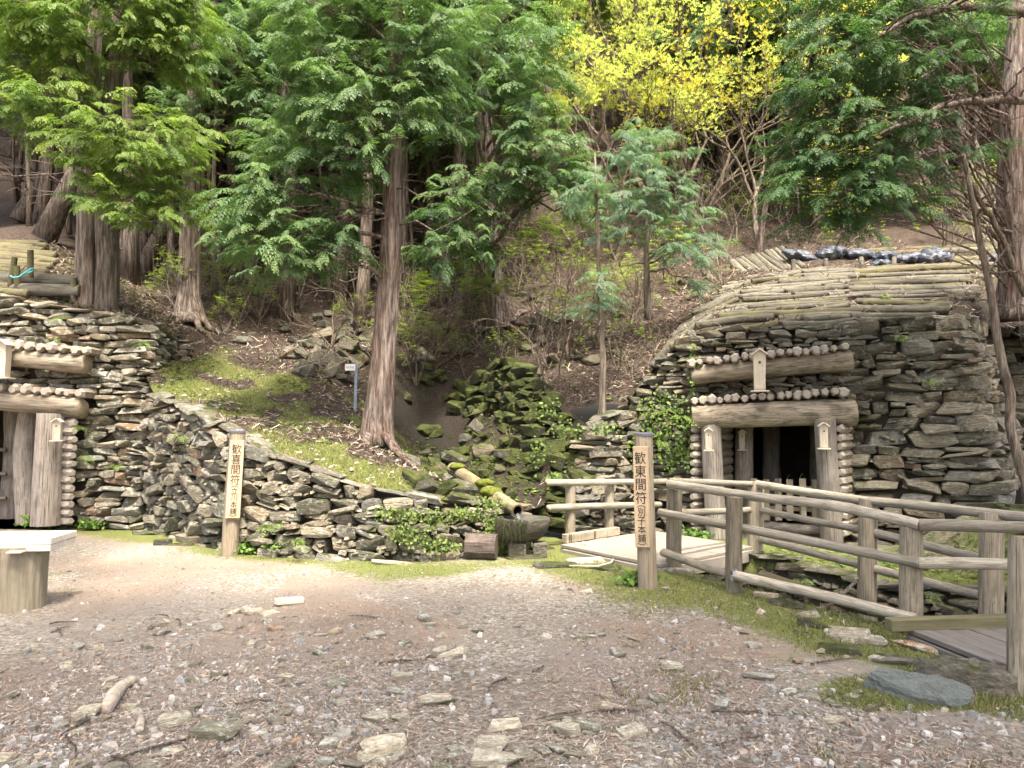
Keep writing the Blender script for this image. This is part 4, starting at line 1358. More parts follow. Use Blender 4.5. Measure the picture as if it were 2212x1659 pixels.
def cushion(parent, c, rx, ry, rz, seed, name='moss'):
    bm = bmesh.new(); bmesh.ops.create_icosphere(bm, subdivisions=3, radius=1)
    rr = np.random.default_rng(seed).uniform(0, 50, 2)
    for v in bm.verts:
        q = fbm(np.array([v.co.x * 3 + rr[0]]), np.array([v.co.y * 3 + v.co.z * 2 + rr[1]]), seed)[0]
        v.co = Vector((v.co.x * rx, v.co.y * ry, v.co.z * rz)) * (.65 + .7 * q)
    me = bpy.data.meshes.new(name); bm.to_mesh(me); bm.free(); me.materials.append(M_MOSS)
    for p_ in me.polygons: p_.use_smooth = True
    return ob(name, me, parent, Matrix.Translation(c))


cushion(pp, lerp(p0, p1, .55) + Vector((0, 0, .08)), .12, .12, .06, 2)
cushion(pp, lerp(p0, p1, .70) + Vector((-.05, 0, .05)), .13, .10, .07, 3)
cushion(pp, lerp(p0, p1, .12) + Vector((-.02, 0, .08)), .11, .10, .05, 4)
# falling water
P = [p1 + Vector((.0, -.01, -.045)), p1 + Vector((.015, -.05, -.07)), p1 + Vector((.022, -.075, -.14)), p1 + Vector((.025, -.085, bc.z + .245 - p1.z))]
V, Q, T = tube(np.array([[*q] for q in P]), [.02, .016, .010, .009], 8)
ob('water_jet', mk('water_jet', V, T, Q, [mW], smooth=True), None, None, 'thin jet of water falling from the log pipe', 'water jet')
# hanging roots and drips over the basin rim
ac_ = Acc()
for i in range(330):
    a = random.uniform(math.pi * .98, math.pi * 1.55); rr = .315 * random.uniform(.97, 1.05)
    x, y = bc.x + rr * math.cos(a), bc.y + .9 * rr * math.sin(a)
    L = random.uniform(.03, .34) * (1 - .5 * abs(a / math.pi - 1.22) / .3 * random.random()) * (1.2 if random.random() < .15 else 1)
    z = bc.z + .262 + random.uniform(-.02, .015)
    w = .004; dx = random.uniform(-.015, .015)
    c_ = random.choice(((.022, .025, .011), (.018, .016, .011), (.04, .045, .014), (.028, .022, .015)))
    ac_.add([(x - w, y - .012, z), (x + w, y - .012, z), (x + w * .6 + dx, y - .035, z - L * .5), (x - w * .6 + dx, y - .035, z - L * .5), (x + dx * 1.5, y - .03, z - L)], [(0, 1, 2, 3)], [(3, 2, 4)], c_)
ob('hanging_moss', ac_.mesh('hanging_moss', col_mat('hanging_moss_colour')), bs, None, 'dripping dark moss fringe over the rim')
# log block beside the basin
lb0, lb1 = at(1008, 1170, 8.55), at(1073, 1168, 8.5)
lk = thing('log_block', (lb0.x, lb0.y, 0), 'split grey log block lying beside the basin', 'log block')
V, Q, T = tube([(0, 0, 0), (0, 0, .5), (0, 0, 1)], [1, 1, 1], 8, .0)
M_LOGB = wood_mat('old_log', (.17, .135, .118), (.12, .092, .078), (.05, .04, .034), .8)
mi = [1] * len(T) + [0] * len(Q)
ob('trunk_piece', mk('trunk_piece', V, T, Q, [M_LOGB, M_ENDDARK], mi), lk, frame(Vector((lb0.x, lb0.y, .155)), Vector((lb1.x, lb1.y, .15)), .135, .145, R(22)))

# ------------------------------------------------------------------ loose stones of the yard
YS = stones(M_ST_YARD); HS = stones(M_ST_HILL); MS = stones(M_ST_MOSS)


def loose(p, sx, sy, sz, label, group=None, ms=None, name='slate_stone', rot=None, tilt=6, sink=.35, cat='stone'):
    ms = ms or YS
    M_ = Matrix.Translation((p[0], p[1], p[2] + sz * (.5 - sink))) @ Matrix.Rotation(random.uniform(0, 6.28) if rot is None else rot, 4, 'Z') @ Matrix.Rotation(R(random.gauss(0, tilt)), 4, 'X') @ Matrix.Rotation(R(random.gauss(0, tilt)), 4, 'Y') @ Matrix.Diagonal((sx, sy, sz, 1))
    return ob(name, ms[random.randrange(len(ms))], None, M_, label, cat, group)


LAND = []          # landmarks that small things are described by: (point, phrase)
ORD = ['closest', 'second-closest', 'third-closest', 'fourth-closest', 'fifth-closest', 'sixth-closest', 'seventh-closest', 'eighth-closest', 'ninth-closest', 'tenth-closest', 'eleventh-closest', 'twelfth-closest', 'thirteenth-closest', 'fourteenth-closest', 'fifteenth-closest', 'sixteenth-closest']


def name_by_landmark(objs, what, lands, cap=16):
    """each small thing is named by its rank of nearness to a landmark; a full landmark passes it on to the next"""
    pairs = sorted(((lands[k][0] - W[o].translation).length, j, k) for j, o in enumerate(objs) for k in range(len(lands)))
    done = set(); num = [0] * len(lands)
    for _, j, k in pairs:
        if j in done or num[k] >= cap: continue
        objs[j]['label'] = f'{what} {ORD[num[k]]} to the {lands[k][1]}'
        num[k] += 1; done.add(j)


def yard(u, v):
    p = ground_at(u, v, 0)
    p.z = float(G(np.array([p.x]), np.array([p.y]))[0])
    return p


def slab(name, p, outline, h, mat, label, rot=0.0, tilt=(0, 0), group=None, sub=5, strata=5):
    """flat stone with a given outline, broken edges and split layers"""
    r = np.random.default_rng(len(label))
    o = np.array(outline, float); a = []
    for i in range(len(o)):
        p0, p1 = o[i], o[(i + 1) % len(o)]
        for k in range(sub):
            a.append(p0 + (p1 - p0) * k / sub + r.normal(0, .006, 2))
    a = np.array(a); n = len(a); c = a.mean(0)
    V = []; off = 0.0
    for k in range(strata):
        f = k / (strata - 1)
        off = 1.03 - .10 * f + r.normal(0, .02)
        V.append(np.c_[c + (a - c) * (off + r.normal(0, .012, (n, 1))), -.02 + (h + .02) * f + r.normal(0, h * .05, n)])
    for q in (.72, .38):
        V.append(np.c_[c + (a - c) * q, h + r.normal(0, h * .09, n) + (1 - q) * h * .12])
    V.append(np.array([[c[0], c[1], h * 1.1]]))
    m = strata + 2
    V = np.vstack(V)
    j = np.arange(n); k = (j + 1) % n
    Q = np.vstack([np.stack([i * n + j, i * n + k, (i + 1) * n + k, (i + 1) * n + j], -1) for i in range(m - 1)])
    T = np.stack([(m - 1) * n + j, (m - 1) * n + k, j * 0 + m * n], -1)
    return ob(name, mk(name, V, T, Q, [mat]), None, Matrix.Translation(p) @ Matrix.Rotation(rot, 4, 'Z') @ Matrix.Rotation(tilt[0], 4, 'X') @ Matrix.Rotation(tilt[1], 4, 'Y'), label, 'stone', group)


M_BLUE = stone_mat('blue_slate', moss=.05, tone=.8, lichen=.1)
# a blue-green tint for the one big slate
_b = M_BLUE.node_tree.nodes['Principled BSDF']; _g = NT(M_BLUE.node_tree)
_src = _b.inputs['Base Color'].links[0].from_socket
_g.l(_g.mix(.75, _src, (.17, .21, .205)), _b.inputs['Base Color'])
slab('slate_slab', yard(1985, 1500), [(-.25, .12), (-.16, .2), (.02, .16), (.2, .1), (.3, -.02), (.22, -.16), (.08, -.22), (-.02, -.17), (-.12, -.1), (-.22, .02)], .075, M_BLUE, 'large blue-green slate slab in the bright moss', 0.0, (R(7), R(3)))
slab('slate_slab', yard(2098, 1484), [(-.28, .10), (-.1, .15), (.12, .11), (.23, .02), (.21, -.11), (.08, -.16), (-.1, -.10), (-.26, -.02)], .125, M_ST_HILL, 'thick mossy stone block in front of the dark deck corner', R(-12), (R(4), 0))
for i, (u, v, w, d, lb) in enumerate(((1850, 1385, .42, .18, 'flat dark slate in the moss before the dark deck kerb'), (1812, 1408, .3, .2, 'rough grey stone left of the mossy block'),
                                      (2000, 1400, .5, .3, 'wide bluish slab beside the dark deck boards'), (1930, 1430, .3, .2, 'pale slab between the blue slate and the deck'),
                                      (1830, 1372, .36, .16, 'long pale kerb stone at the ditch edge by the deck'), (1775, 1358, .34, .17, 'pale kerb stone on the ditch edge under the front fence'),
                                      (1655, 1292, .24, .15, 'small pale kerb stone near the middle fence post'), (1702, 1312, .30, .16, 'pale flat kerb stone right of the middle fence post'),
                                      (1745, 1335, .2, .12, 'little bluish kerb stone on the ditch edge'), (1540, 1255, .25, .14, 'kerb stone between the sign post and the middle fence post'), (1470, 1240, .3, .16, 'kerb stone under the end of the plank deck'))):
    p = yard(u, v); p.z = max(p.z, -.02)
    loose(p, w, d, .07, lb, None, HS if i % 2 else YS, rot=R(-35 + random.uniform(-12, 12)), tilt=3, sink=.45, name='slate_slab')
for u, v, w, d, lb in ((845, 1216, .55, .22, 'broad flat stone at the foot of the curved wall'), (1080, 1192, .6, .22, 'wide wet slab in front of the basin'), (1170, 1185, .36, .2, 'dark oval slab between basin and plank deck'), (1020, 1205, .45, .2, 'stepping slab before the log block'),
                       (1130, 1205, .5, .25, 'worn slab sunk in the path to the basin'), (1265, 1215, .45, .2, 'flat slab sunk beside the plank deck'), (1310, 1232, .4, .2, 'flat slab behind the brown-boarded sign post'), (1200, 1225, .5, .22, 'long sunken slab in the needle litter'), (1045, 1162, .26, .2, 'pointed stone leaning on the log block'),
                       (350, 1178, .22, .16, 'pale broken stone left of the leaning sign post'), (390, 1180, .34, .12, 'dark flat slate left of the leaning sign post'), (320, 1155, .4, .2, 'low rounded stone at the wall corner')):
    loose(yard(u, v), w, d, .07 if w > .3 else .12, lb, None, YS if u % 2 else HS, rot=R(random.uniform(-15, 15)), tilt=3, sink=.4, name='slate_slab')

big = [(975, 1415, .22, 'large pale flat stone in the middle of the gravel'), (1280, 1378, .13, 'tan rounded stone with a companion on the gravel'), (1255, 1382, .1, 'small tan stone leaning on the rounded one'), (1180, 1380, .09, 'bluish chip left of the tan pair'),
       (870, 1465, .14, 'bluish flake near the pale flat stone'), (725, 1480, .15, 'olive block in the scatter of stones'), (860, 1495, .14, 'wide grey-blue flake below the olive block'), (940, 1510, .2, 'mossy brown stone in the dense scatter'), (815, 1550, .17, 'pale grey block low in the gravel'),
       (830, 1617, .23, 'flat olive triangle stone near the bottom edge'), (1090, 1563, .19, 'dark brown half-buried stone'), (1225, 1578, .17, 'brown wedge stone beside the orange rock'), (1270, 1570, .17, 'orange rusty rock in the lower gravel'), (1365, 1580, .17, 'grey-brown oval stone right of the orange rock'),
       (465, 1590, .26, 'pale yellow crumbling rock at lower left'), (375, 1565, .2, 'dark green slate at lower left'), (190, 1548, .17, 'long pale slate left of the driftwood'), (400, 1440, .2, 'tan flat stone above the driftwood'), (520, 1565, .12, 'olive pebble stone'), (475, 1460, .12, 'blue-white slate flake'),
       (620, 1465, .1, 'bluish green chip in mid gravel'), (1640, 1465, .2, 'flat lichen-grey stone on the right side of the gravel'), (1450, 1445, .14, 'pinkish flat stone right of centre'), (1720, 1540, .13, 'green-grey flake at lower right'), (1800, 1560, .12, 'dull grey flake at lower right edge of the gravel'), (1265, 1282, .14, 'grey stone left of the brown-boarded sign post'),
       (1440, 1276, .1, 'pale stone right of the brown-boarded sign post'), (1075, 1642, .28, 'weathered whitish log-like stone at the bottom edge'), (1060, 1605, .2, 'bluish purple slate near the bottom edge'), (1135, 1630, .13, 'grey stone at the bottom edge'), (590, 1360, .12, 'grey stone in upper gravel'), (345, 1355, .12, 'pale stone in upper left gravel'), (930, 1352, .1, 'upper pale flake'), (550, 1325, .16, 'flat greenish stone by the sunny patch')]
for u, v, w, lb in big:
    LAND.append((yard(u, v), ' '.join(lb.split()[:9])))
    loose(yard(u, v), w, w * random.uniform(.55, .8), w * random.uniform(.2, .42), lb if len(lb.split()) >= 4 else lb + ' on the yard', None, YS, rot=random.uniform(-.5, .5), sink=.25)
LAND += [(yard(499, 1200), 'leaning sign post'), (yard(1399, 1271), 'sign post with a brown board'), (yard(1590, 1280), 'middle post of the front fence'), (yard(1980, 1495), 'large blue-green slate slab'), (yard(10, 1330), 'round bench foot'), (yard(845, 1216), 'broad flat stone at the curved wall'), (yard(1080, 1195), 'wide wet slab before the basin')]
flakes = []
cnt = 0
while cnt < 230:
    u, v = random.uniform(-60, 2270), 1300 + 400 * random.random() ** .8
    p = yard(u, v)
    if abs(float(seg_dist(np.array([p.x]), np.array([p.y]), GULLY)[0])) < .75 or p.x > 2.6: continue
    if fbm(np.array([p.x * .8]), np.array([p.y * .8]), 61)[0] < .40: continue
    w = random.uniform(.05, .13) * (1.0 if p.y < 5.5 else 1.15)
    flakes.append(loose(p, w, w * random.uniform(.5, .85), w * random.uniform(.14, .4), 'small grey slate flake lying loose on the gravel yard', 'slate flakes on the gravel', YS, sink=.2, name='slate_flake', tilt=9))
    cnt += 1
name_by_landmark(flakes, 'small slate flake', LAND)

# driftwood pieces and sticks on the yard
def stick(pts, rad, label, mat, name='stick'):
    P = np.array([[*p] for p in pts])
    V, Q, T = tube(P, rad, 9, .12, len(label))
    ob(name, mk(name, V, T, Q, [mat], smooth=True), None, None, label, 'stick')


M_DRIFT = flat_mat('driftwood', (.34, .30, .245), .9, .15, 0, .45, 28)


def yz(u, v, dz): return yard(u, v) + Vector((0, 0, dz))


stick([yz(228, 1548, .03), yz(245, 1520, .035), yz(262, 1495, .03), yz(285, 1482, .03), yz(302, 1478, .02)], [.035, .04, .032, .03, .012], 'weathered pale driftwood branch at lower left', M_DRIFT, 'driftwood')
stick([yz(300, 1592, .02), yz(303, 1575, .022), yz(306, 1560, .02)], [.02, .022, .018], 'short pale wood piece right of the driftwood', M_DRIFT)
wb = yard(625, 1303)
ob('wood_block', box_mesh('wood_block', .24, .075, .05, M_BENCH, .006), None, Matrix.Translation(wb + Vector((0, 0, .03))) @ Matrix.Rotation(R(38), 4, 'Z') @ Matrix.Rotation(R(4), 4, 'Y'), 'short sawn wood block lying on the gravel', 'wood block')
twigs_ = []
for i in range(26):
    u, v = random.uniform(100, 2100), random.uniform(1330, 1650)
    p = yard(u, v); a = random.uniform(0, 6.28); L = random.uniform(.1, .34)
    pts = [p + Vector((math.cos(a) * L * t, math.sin(a) * L * t, .012 + .012 * math.sin(3 * t))) + Vector((random.gauss(0, .012), random.gauss(0, .012), 0)) for t in (0, .35, .7, 1)]
    P = np.array([[*q] for q in pts]); V, Q, T = tube(P, [.006, .0065, .005, .003], 6)
    V = V - np.array([*p])
    twigs_.append(ob('twig', mk('twig', V, T, Q, [M_TWIG], smooth=True), None, Matrix.Translation(p), 'thin brown twig lying on the gravel yard', 'twig', 'twigs on the gravel'))
name_by_landmark(twigs_, 'thin brown twig', LAND)
P = np.array([[*q] for q in (yz(1230, 1228, .02), yz(1290, 1232, .03), yz(1320, 1224, .035), yz(1335, 1205, .05))])
stick(P, [.012, .014, .013, .008], 'curved pale stick before the plank deck', M_DRIFT)
stick([yz(1260, 1195, .1), yz(1290, 1183, .13), yz(1318, 1178, .12)], [.03, .034, .02], 'broken pale bough lying on the plank deck', M_DRIFT)

# gravel chips (uncountable)
def chips(n, gen, smin, smax, palette, name, label, mat, th=.3, parent=None):
    r = np.random.default_rng(len(name) + n)
    x, y, z = gen(n, r)
    n = len(x)
    k = 5
    s = smin + (smax - smin) * r.random(n) ** 2.6
    ang = r.uniform(0, 6.28, n)
    a = (np.arange(k) / k * 6.283)[None] + r.uniform(-.45, .45, (n, k)) + ang[:, None]
    rr = s[:, None] * r.uniform(.6, 1.1, (n, k)) * .5
    el = r.uniform(.5, 1, n)[:, None]
    px, py = np.cos(a) * rr, np.sin(a) * rr * el
    c, sn = np.cos(ang)[:, None], np.sin(ang)[:, None]
    px, py = px * c - py * sn, px * sn + py * c
    tx, ty = r.normal(0, .16, n)[:, None], r.normal(0, .16, n)[:, None]
    h = s[:, None] * th * r.uniform(.5, 1.2, n)[:, None]
    zt = z[:, None] + h + px * tx + py * ty
    top = np.stack([x[:, None] + px * .82, y[:, None] + py * .82, zt], -1)
    bot = np.stack([x[:, None] + px, y[:, None] + py, z[:, None] - .004 + px * tx * .3], -1)
    V = np.concatenate([bot, top], 1)
    base = (np.arange(n) * 2 * k)[:, None]
    j = np.arange(k)[None]; j2 = (j + 1) % k
    Q = np.stack([base + j, base + j2, base + k + j2, base + k + j], -1).reshape(-1, 4)
    T = np.concatenate([np.stack([base[:, 0] + k, base[:, 0] + k + i, base[:, 0] + k + i + 1], -1) for i in range(1, k - 1)])
    pal = np.array(palette); c = pal[r.integers(len(pal), size=n)] * r.uniform(.75, 1.25, (n, 1))
    return ob(name, mk(name, V.reshape(-1, 3), T, Q, [mat], None, np.repeat(c, 2 * k, 0)), parent, None, label, None, None, 'stuff')


def yard_gen(thr=.3, near=True, seed=61, moss_avoid=True):
    def g(n, r):
        v = 1200 + 480 * r.random(n * 3) ** (.75 if near else .6); u = r.uniform(-120, 2330, n * 3)
        b = (384 - v * S) / F
        t = -CAMZ / (SP + CP * b)
        x, y = t * (u * S - 512) / F, t * (CP - SP * b)
        ok = (np.abs(seg_dist(x, y, GULLY)) > GULLY_W + .05) & (seg_dist(x, y, GULLY) < 0) & (y < 8.35 + np.clip(-1.5 - x, 0, 9) * .6)
        ok &= fbm(x * .9, y * .9, seed) > thr + r.uniform(-.1, .1, len(x))
        if moss_avoid: ok &= mask_moss(x, y) < r.uniform(.25, 1.1, len(x))
        x, y = x[ok][:n], y[ok][:n]
        return x, y, G(x, y)
    return g


GRAV = [(.26, .245, .22), (.21, .195, .17), (.34, .325, .295), (.16, .145, .12), (.25, .20, .155), (.21, .215, .20), (.31, .26, .20), (.43, .415, .385), (.24, .245, .24), (.29, .265, .23)]
M_CHIP = col_mat('chip_colour', .75, .3)
chips(17000, yard_gen(.50), .008, .036, GRAV, 'gravel', 'fine slate gravel spread over the yard', M_CHIP)
chips(1500, yard_gen(.46, True, 63), .035, .085, GRAV, 'rubble', 'coarser slate chips scattered through the gravel', M_CHIP, .26)


def slivers(n, gen, lmin, lmax, w, palette, name, label, mat, dz=.006, rise=.25):
    r = np.random.default_rng(n)
    x, y, z = gen(n, r); n = len(x)
    a = r.uniform(0, 6.283, n); L = r.uniform(lmin, lmax, n)
    d = np.stack([np.cos(a), np.sin(a), r.normal(0, rise, n)], -1) * L[:, None]
    s = np.stack([-np.sin(a), np.cos(a), r.normal(0, .4, n)], -1) * (w * r.uniform(.6, 1.5, n))[:, None]
    P = np.stack([x, y, z + dz + np.abs(d[:, 2]) * .5], -1)
    bend = np.stack([-np.sin(a), np.cos(a), np.full(n, .3)], -1) * (L * r.normal(0, .12, n))[:, None]
    V = np.stack([P - d / 2 - s, P - d / 2 + s, P + bend + s, P + bend - s, P + d / 2 + s * .5, P + d / 2 - s * .5], 1)
    b = (np.arange(n) * 6)[:, None]
    Q = np.vstack([b + [0, 1, 2, 3], b + [3, 2, 4, 5]])
    pal = np.array(palette); c = pal[r.integers(len(pal), size=n)] * r.uniform(.7, 1.3, (n, 1))
    return ob(name, mk(name, V.reshape(-1, 3), None, Q, [mat], None, np.repeat(c, 6, 0)), None, None, label, None, None, 'stuff')


NEED = [(.20, .145, .115), (.27, .20, .16), (.16, .11, .085), (.34, .28, .22), (.40, .35, .29)]
M_LIT = col_mat('litter_colour', .9)
slivers(26000, yard_gen(.45, True, 67, False), .012, .05, .0017, NEED, 'needle_litter', 'reddish cypress needle litter over the yard', M_LIT)

# grass and moss tufts
def blades(n, gen, hmin, hmax, w, palette, name, label, mat, lean=.5, parent=None):
    r = np.random.default_rng(n + 3)
    x, y, z = gen(n, r); n = len(x)
    h = r.uniform(hmin, hmax, n); a = r.uniform(0, 6.283, n); b = r.uniform(0, 6.283, n)
    P = np.stack([x, y, z - .004], -1)
    s = np.stack([np.cos(a), np.sin(a), a * 0], -1) * w
    ln = np.stack([np.cos(b) * lean, np.sin(b) * lean, np.ones(n)], -1) * h[:, None]
    mid = P + ln * np.array([.35, .35, .6])
    V = np.stack([P - s, P + s, mid + s * .7, mid - s * .7, P + ln], 1)
    i = (np.arange(n) * 5)[:, None]
    pal = np.array(palette); c = pal[r.integers(len(pal), size=n)] * r.uniform(.75, 1.25, (n, 1))
    return ob(name, mk(name, V.reshape(-1, 3), i + [3, 2, 4], i + [0, 1, 2, 3], [mat], None, np.repeat(c, 5, 0)), parent, None, label, None, None, 'stuff')


def moss_gen(lo=.45):
    def g(n, r):
        v = 1185 + 490 * r.random(n * 6) ** .8; u = r.uniform(-100, 2320, n * 6)
        b = (384 - v * S) / F; t = -CAMZ / (SP + CP * b)
        x, y = t * (u * S - 512) / F, t * (CP - SP * b)
        ok = (np.abs(seg_dist(x, y, GULLY)) > GULLY_W + .05) & (y < 9.0 + np.clip(-1.5 - x, 0, 9) * .7)
        ok &= mask_moss(x, y) + (fbm(x * 6, y * 6, 71, 3) - .5) * 1.2 > lo + r.uniform(-.1, .2, len(x))
        x, y = x[ok][:n], y[ok][:n]
        return x, y, G(x, y)
    return g


GRASS = [(.09, .125, .028), (.13, .17, .035), (.17, .20, .05), (.20, .205, .07), (.15, .15, .06), (.26, .24, .10), (.29, .24, .14)]
M_BLADE = leaf_mat('blade', (.0, .0, .0), (0, 0, 0), (0, 0, 0), .3)
_g = NT(M_BLADE.node_tree); _a = attr(_g)[3]
for nd in list(M_BLADE.node_tree.nodes):
    if nd.type == 'BSDF_PRINCIPLED': _g.l(_a, nd.inputs['Base Color'])
    if nd.type == 'BSDF_TRANSLUCENT': _g.l(_a, nd.inputs['Color'])
blades(30000, moss_gen(.48), .008, .03, .0032, GRASS, 'moss', 'short moss and grass in patches on the yard', M_BLADE, .7)
blades(5000, moss_gen(.85), .03, .075, .003, GRASS, 'grass', 'tufts of taller grass by the walls and ditch', M_BLADE, .5)

# ------------------------------------------------------------------ slope litter, rocks
def slope_gen(umin, umax, vmin, vmax, ymin, ymax, extra=None):
    def g(n, r):
        k = n * 3
        y = ymin + (ymax - ymin) * r.random(k) ** 1.2
        x = r.uniform(-1, 1, k) * (y * .72 + .5)
        fy_ = np.interp(x, fx, fy)
        ok = (y > fy_ + .03) & (x > umin) & (x < umax)
        if extra: ok &= extra(x, y, r)
        x, y = x[ok][:n], y[ok][:n]
        return x, y, H(x, y)
    return g


FLOOR = [(.14, .10, .078), (.20, .15, .118), (.09, .064, .05), (.27, .22, .175), (.34, .29, .235)]
slivers(30000, slope_gen(-9, 9, 0, 0, 8.6, 21, lambda x, y, r: (bank_moss(x, y) < r.uniform(.1, .9, len(x))) & (ravine(x, y) < .35)), .03, .17, .0045, FLOOR, 'twig_litter', 'brown twigs and needles littering the slope', M_LIT, .012, .35)
chips(5000, slope_gen(-9, 9, 0, 0, 8.6, 18, lambda x, y, r: ravine(x, y) < .35), .025, .10, [(.26, .19, .14), (.33, .26, .19), (.18, .12, .09), (.40, .35, .29), (.25, .25, .22), (.33, .34, .31)], 'leaf_litter', 'fallen leaves and stone crumbs on the slope', M_LIT, .12)
blades(34000, slope_gen(-6, 2.2, 0, 0, 8.6, 14, lambda x, y, r: bank_moss(x, y) + (fbm(x * 5, y * 5, 77, 3) - .5) > .38), .012, .06, .004, GRASS, 'grass', 'short grass and moss on the sunlit bank', M_BLADE, .7)


def mound_gen(Vm, a0, a1):
    def g(n, r):
        k, m = Vm.shape[:2]
        a = r.uniform(a0, a1, n) * (m - 1); t = r.random(n) * (k - 1)
        i = np.minimum(a.astype(int), m - 2); j = np.minimum(t.astype(int), k - 2)
        fa, ft = (a - i)[:, None], (t - j)[:, None]
        p = (Vm[j, i] * (1 - fa) + Vm[j, i + 1] * fa) * (1 - ft) + (Vm[j + 1, i] * (1 - fa) + Vm[j + 1, i + 1] * fa) * ft
        return p[:, 0], p[:, 1], p[:, 2]
    return g


slivers(5000, mound_gen(MOUND_L, .45, 1.0), .03, .2, .0045, FLOOR, 'twig_litter', 'brown litter on the earth behind the pale mine wall', M_LIT, .012, .35)
blades(5000, mound_gen(MOUND_L, .5, 1.0), .02, .06, .004, GRASS, 'grass', 'short grass on the earth behind the pale mine wall', M_BLADE, .7)
slivers(6000, mound_gen(MOUND_R, .0, .9), .03, .2, .0045, FLOOR, 'twig_litter', 'twigs and needles caught between the roof logs', M_LIT, .03, .35)


def leafy_gen(x0, x1, y0, y1, thr, seed, f=2.2):
    return slope_gen(x0, x1, 0, 0, y0, y1, lambda x, y, r: fbm(x * f, y * f, seed, 3) > thr)


def weeds(n, gen, s0, s1, palette, name, label, up=.6, zoff=.03, parent=None):
    """small broad leaves in rosettes"""
    r = np.random.default_rng(n + 9)
    x, y, z = gen(n, r); n = len(x); k = 5
    a = (np.arange(k) / k * 6.283)[None] + r.uniform(0, 6.28, (n, 1)) + r.uniform(-.4, .4, (n, k))
    L = r.uniform(s0, s1, (n, 1)) * r.uniform(.7, 1.2, (n, k))
    e = r.uniform(.1, up, (n, k))
    d = np.stack([np.cos(a) * np.cos(e), np.sin(a) * np.cos(e), np.sin(e)], -1) * L[..., None]
    s = np.stack([-np.sin(a), np.cos(a), a * 0], -1) * (L * .28)[..., None]
    P = np.stack([x, y, z + r.uniform(0, zoff, n)], -1)[:, None]
    V = np.stack([P + d * .08, P + d * .5 + s, P + d, P + d * .5 - s], 2)
    V[:, :, 1::2, 2] += (L * .08)[..., None]
    i = (np.arange(n * k) * 4)[:, None]
    pal = np.array(palette); c = pal[r.integers(len(pal), size=n)] * r.uniform(.75, 1.3, (n, 1))
    return ob(name, mk(name, V.reshape(-1, 3), None, i + [0, 1, 2, 3], [M_BLADE], None, np.repeat(c, 4 * k, 0)), parent, None, label, None, None, 'stuff')


GREEN = [(.10, .17, .03), (.14, .22, .04), (.075, .13, .028), (.19, .25, .06)]
weeds(2600, leafy_gen(-5.6, .2, 8.7, 13.2, .55, 81), .025, .065, GREEN, 'weeds', 'small green weeds over the grassy bank')
weeds(1400, leafy_gen(-1.4, 1.9, 10, 13.5, .5, 82), .03, .07, GREEN, 'weeds', 'low green plants in the damp ravine')
weeds(900, lambda n, r: (lambda x, y: (x, y, G(x, y)))(*(lambda t, o: (np.interp(t, [0, 1], [2.7, 5.2]) + o, np.interp(t, [0, 1], [8.9, 7.4]) + o * .7))(r.random(n), r.uniform(-.5, .8, n))), .02, .05, GREEN, 'weeds', 'sparse green plants behind the ditch', .6)


def hill_pt(u, v, y):
    p = at(u, v, y)
    z = float(H(np.array([p.x]), np.array([p.y]))[0])
    return Vector((p.x, p.y, z))


def trace(u, v, y0=9.0, y1=40.0):
    """where the sight line meets the slope"""
    ys_ = np.linspace(y0, y1, 400)
    P = np.array([[*at(u, v, q)] for q in ys_])
    z = H(P[:, 0], P[:, 1])
    below = np.where(P[:, 2] <= z)[0]
    i = below[0] if len(below) else len(ys_) - 1
    return Vector((P[i, 0], P[i, 1], float(z[i])))


named = [(685, 745, .75, 'big slanted slab in the rock pile on the slope'), (730, 735, .6, 'mossy block right of the big slanted slab'), (655, 770, .4, 'low slab at the foot of the rock pile'), (700, 790, .6, 'flat mossy slab behind the direction sign'), (775, 700, .5, 'grey block above the direction sign'), (1000, 640, .45, 'small dark boulder behind the main trunk'),
         (1035, 930, .4, 'pale boulder in the ravine right of the main trunk'), (985, 1000, .5, 'long mossy boulder beside the log pipe'), (1050, 985, .45, 'grey boulder in the ravine bed'), (1010, 950, .35, 'small ravine boulder below the roots'), (1180, 700, .7, 'wide pale slab lying on the litter slope'), (1170, 745, .35, 'stone standing under the second trunk')]
for u, v, w, lb in named:
    loose(trace(u, v), w, w * .7, w * .5, lb, None, HS, name='boulder', tilt=16, sink=.35)
SLAND = [(trace(u, v), lb) for u, v, w, lb in named] + [(trace(u, v), lb) for u, v, lb in ((815, 955, 'main reddish trunk'), (1080, 705, 'second red trunk'), (409, 697, 'straight brown trunk'), (767, 886, 'direction sign pole'), (1300, 905, 'slender young cypress stem'), (1395, 690, 'feathery young cypress'), (560, 600, 'bare bush beside the rock pile'), (860, 600, 'rear trunks behind the main trunk'), (1250, 620, 'yellow-green shrub'), (1500, 560, 'forked yellow tree'))]
ravs, slps = [], []
n = 0
while n < 215:
    k = random.random()
    if k < .30: u, v = random.gauss(720, 75), random.gauss(745, 45)
    elif k < .66: u, v = random.uniform(870, 1110), random.uniform(800, 1090)
    elif k < .8: u, v = random.uniform(820, 1350), random.uniform(600, 820)
    else: u, v = random.uniform(420, 1560), random.uniform(560, 700)
    p = trace(u, v)
    if p.y > 22: continue
    w = random.uniform(.14, .42)
    rav = .3 <= k < .66
    (ravs if rav else slps).append(loose(p, w, w * random.uniform(.55, .9), w * random.uniform(.3, .6), 'dark mossy rock in the ravine bed' if rav else 'mossy grey slate rock half buried in the forest slope', 'rocks in the ravine' if rav else 'rocks on the slope', MS if (rav and random.random() < .8) else HS, name='rock', tilt=18, sink=.3, cat='rock'))
    n += 1
name_by_landmark(ravs, 'damp ravine rock', SLAND)
name_by_landmark(slps, 'mossy slope rock', SLAND)
dst = []
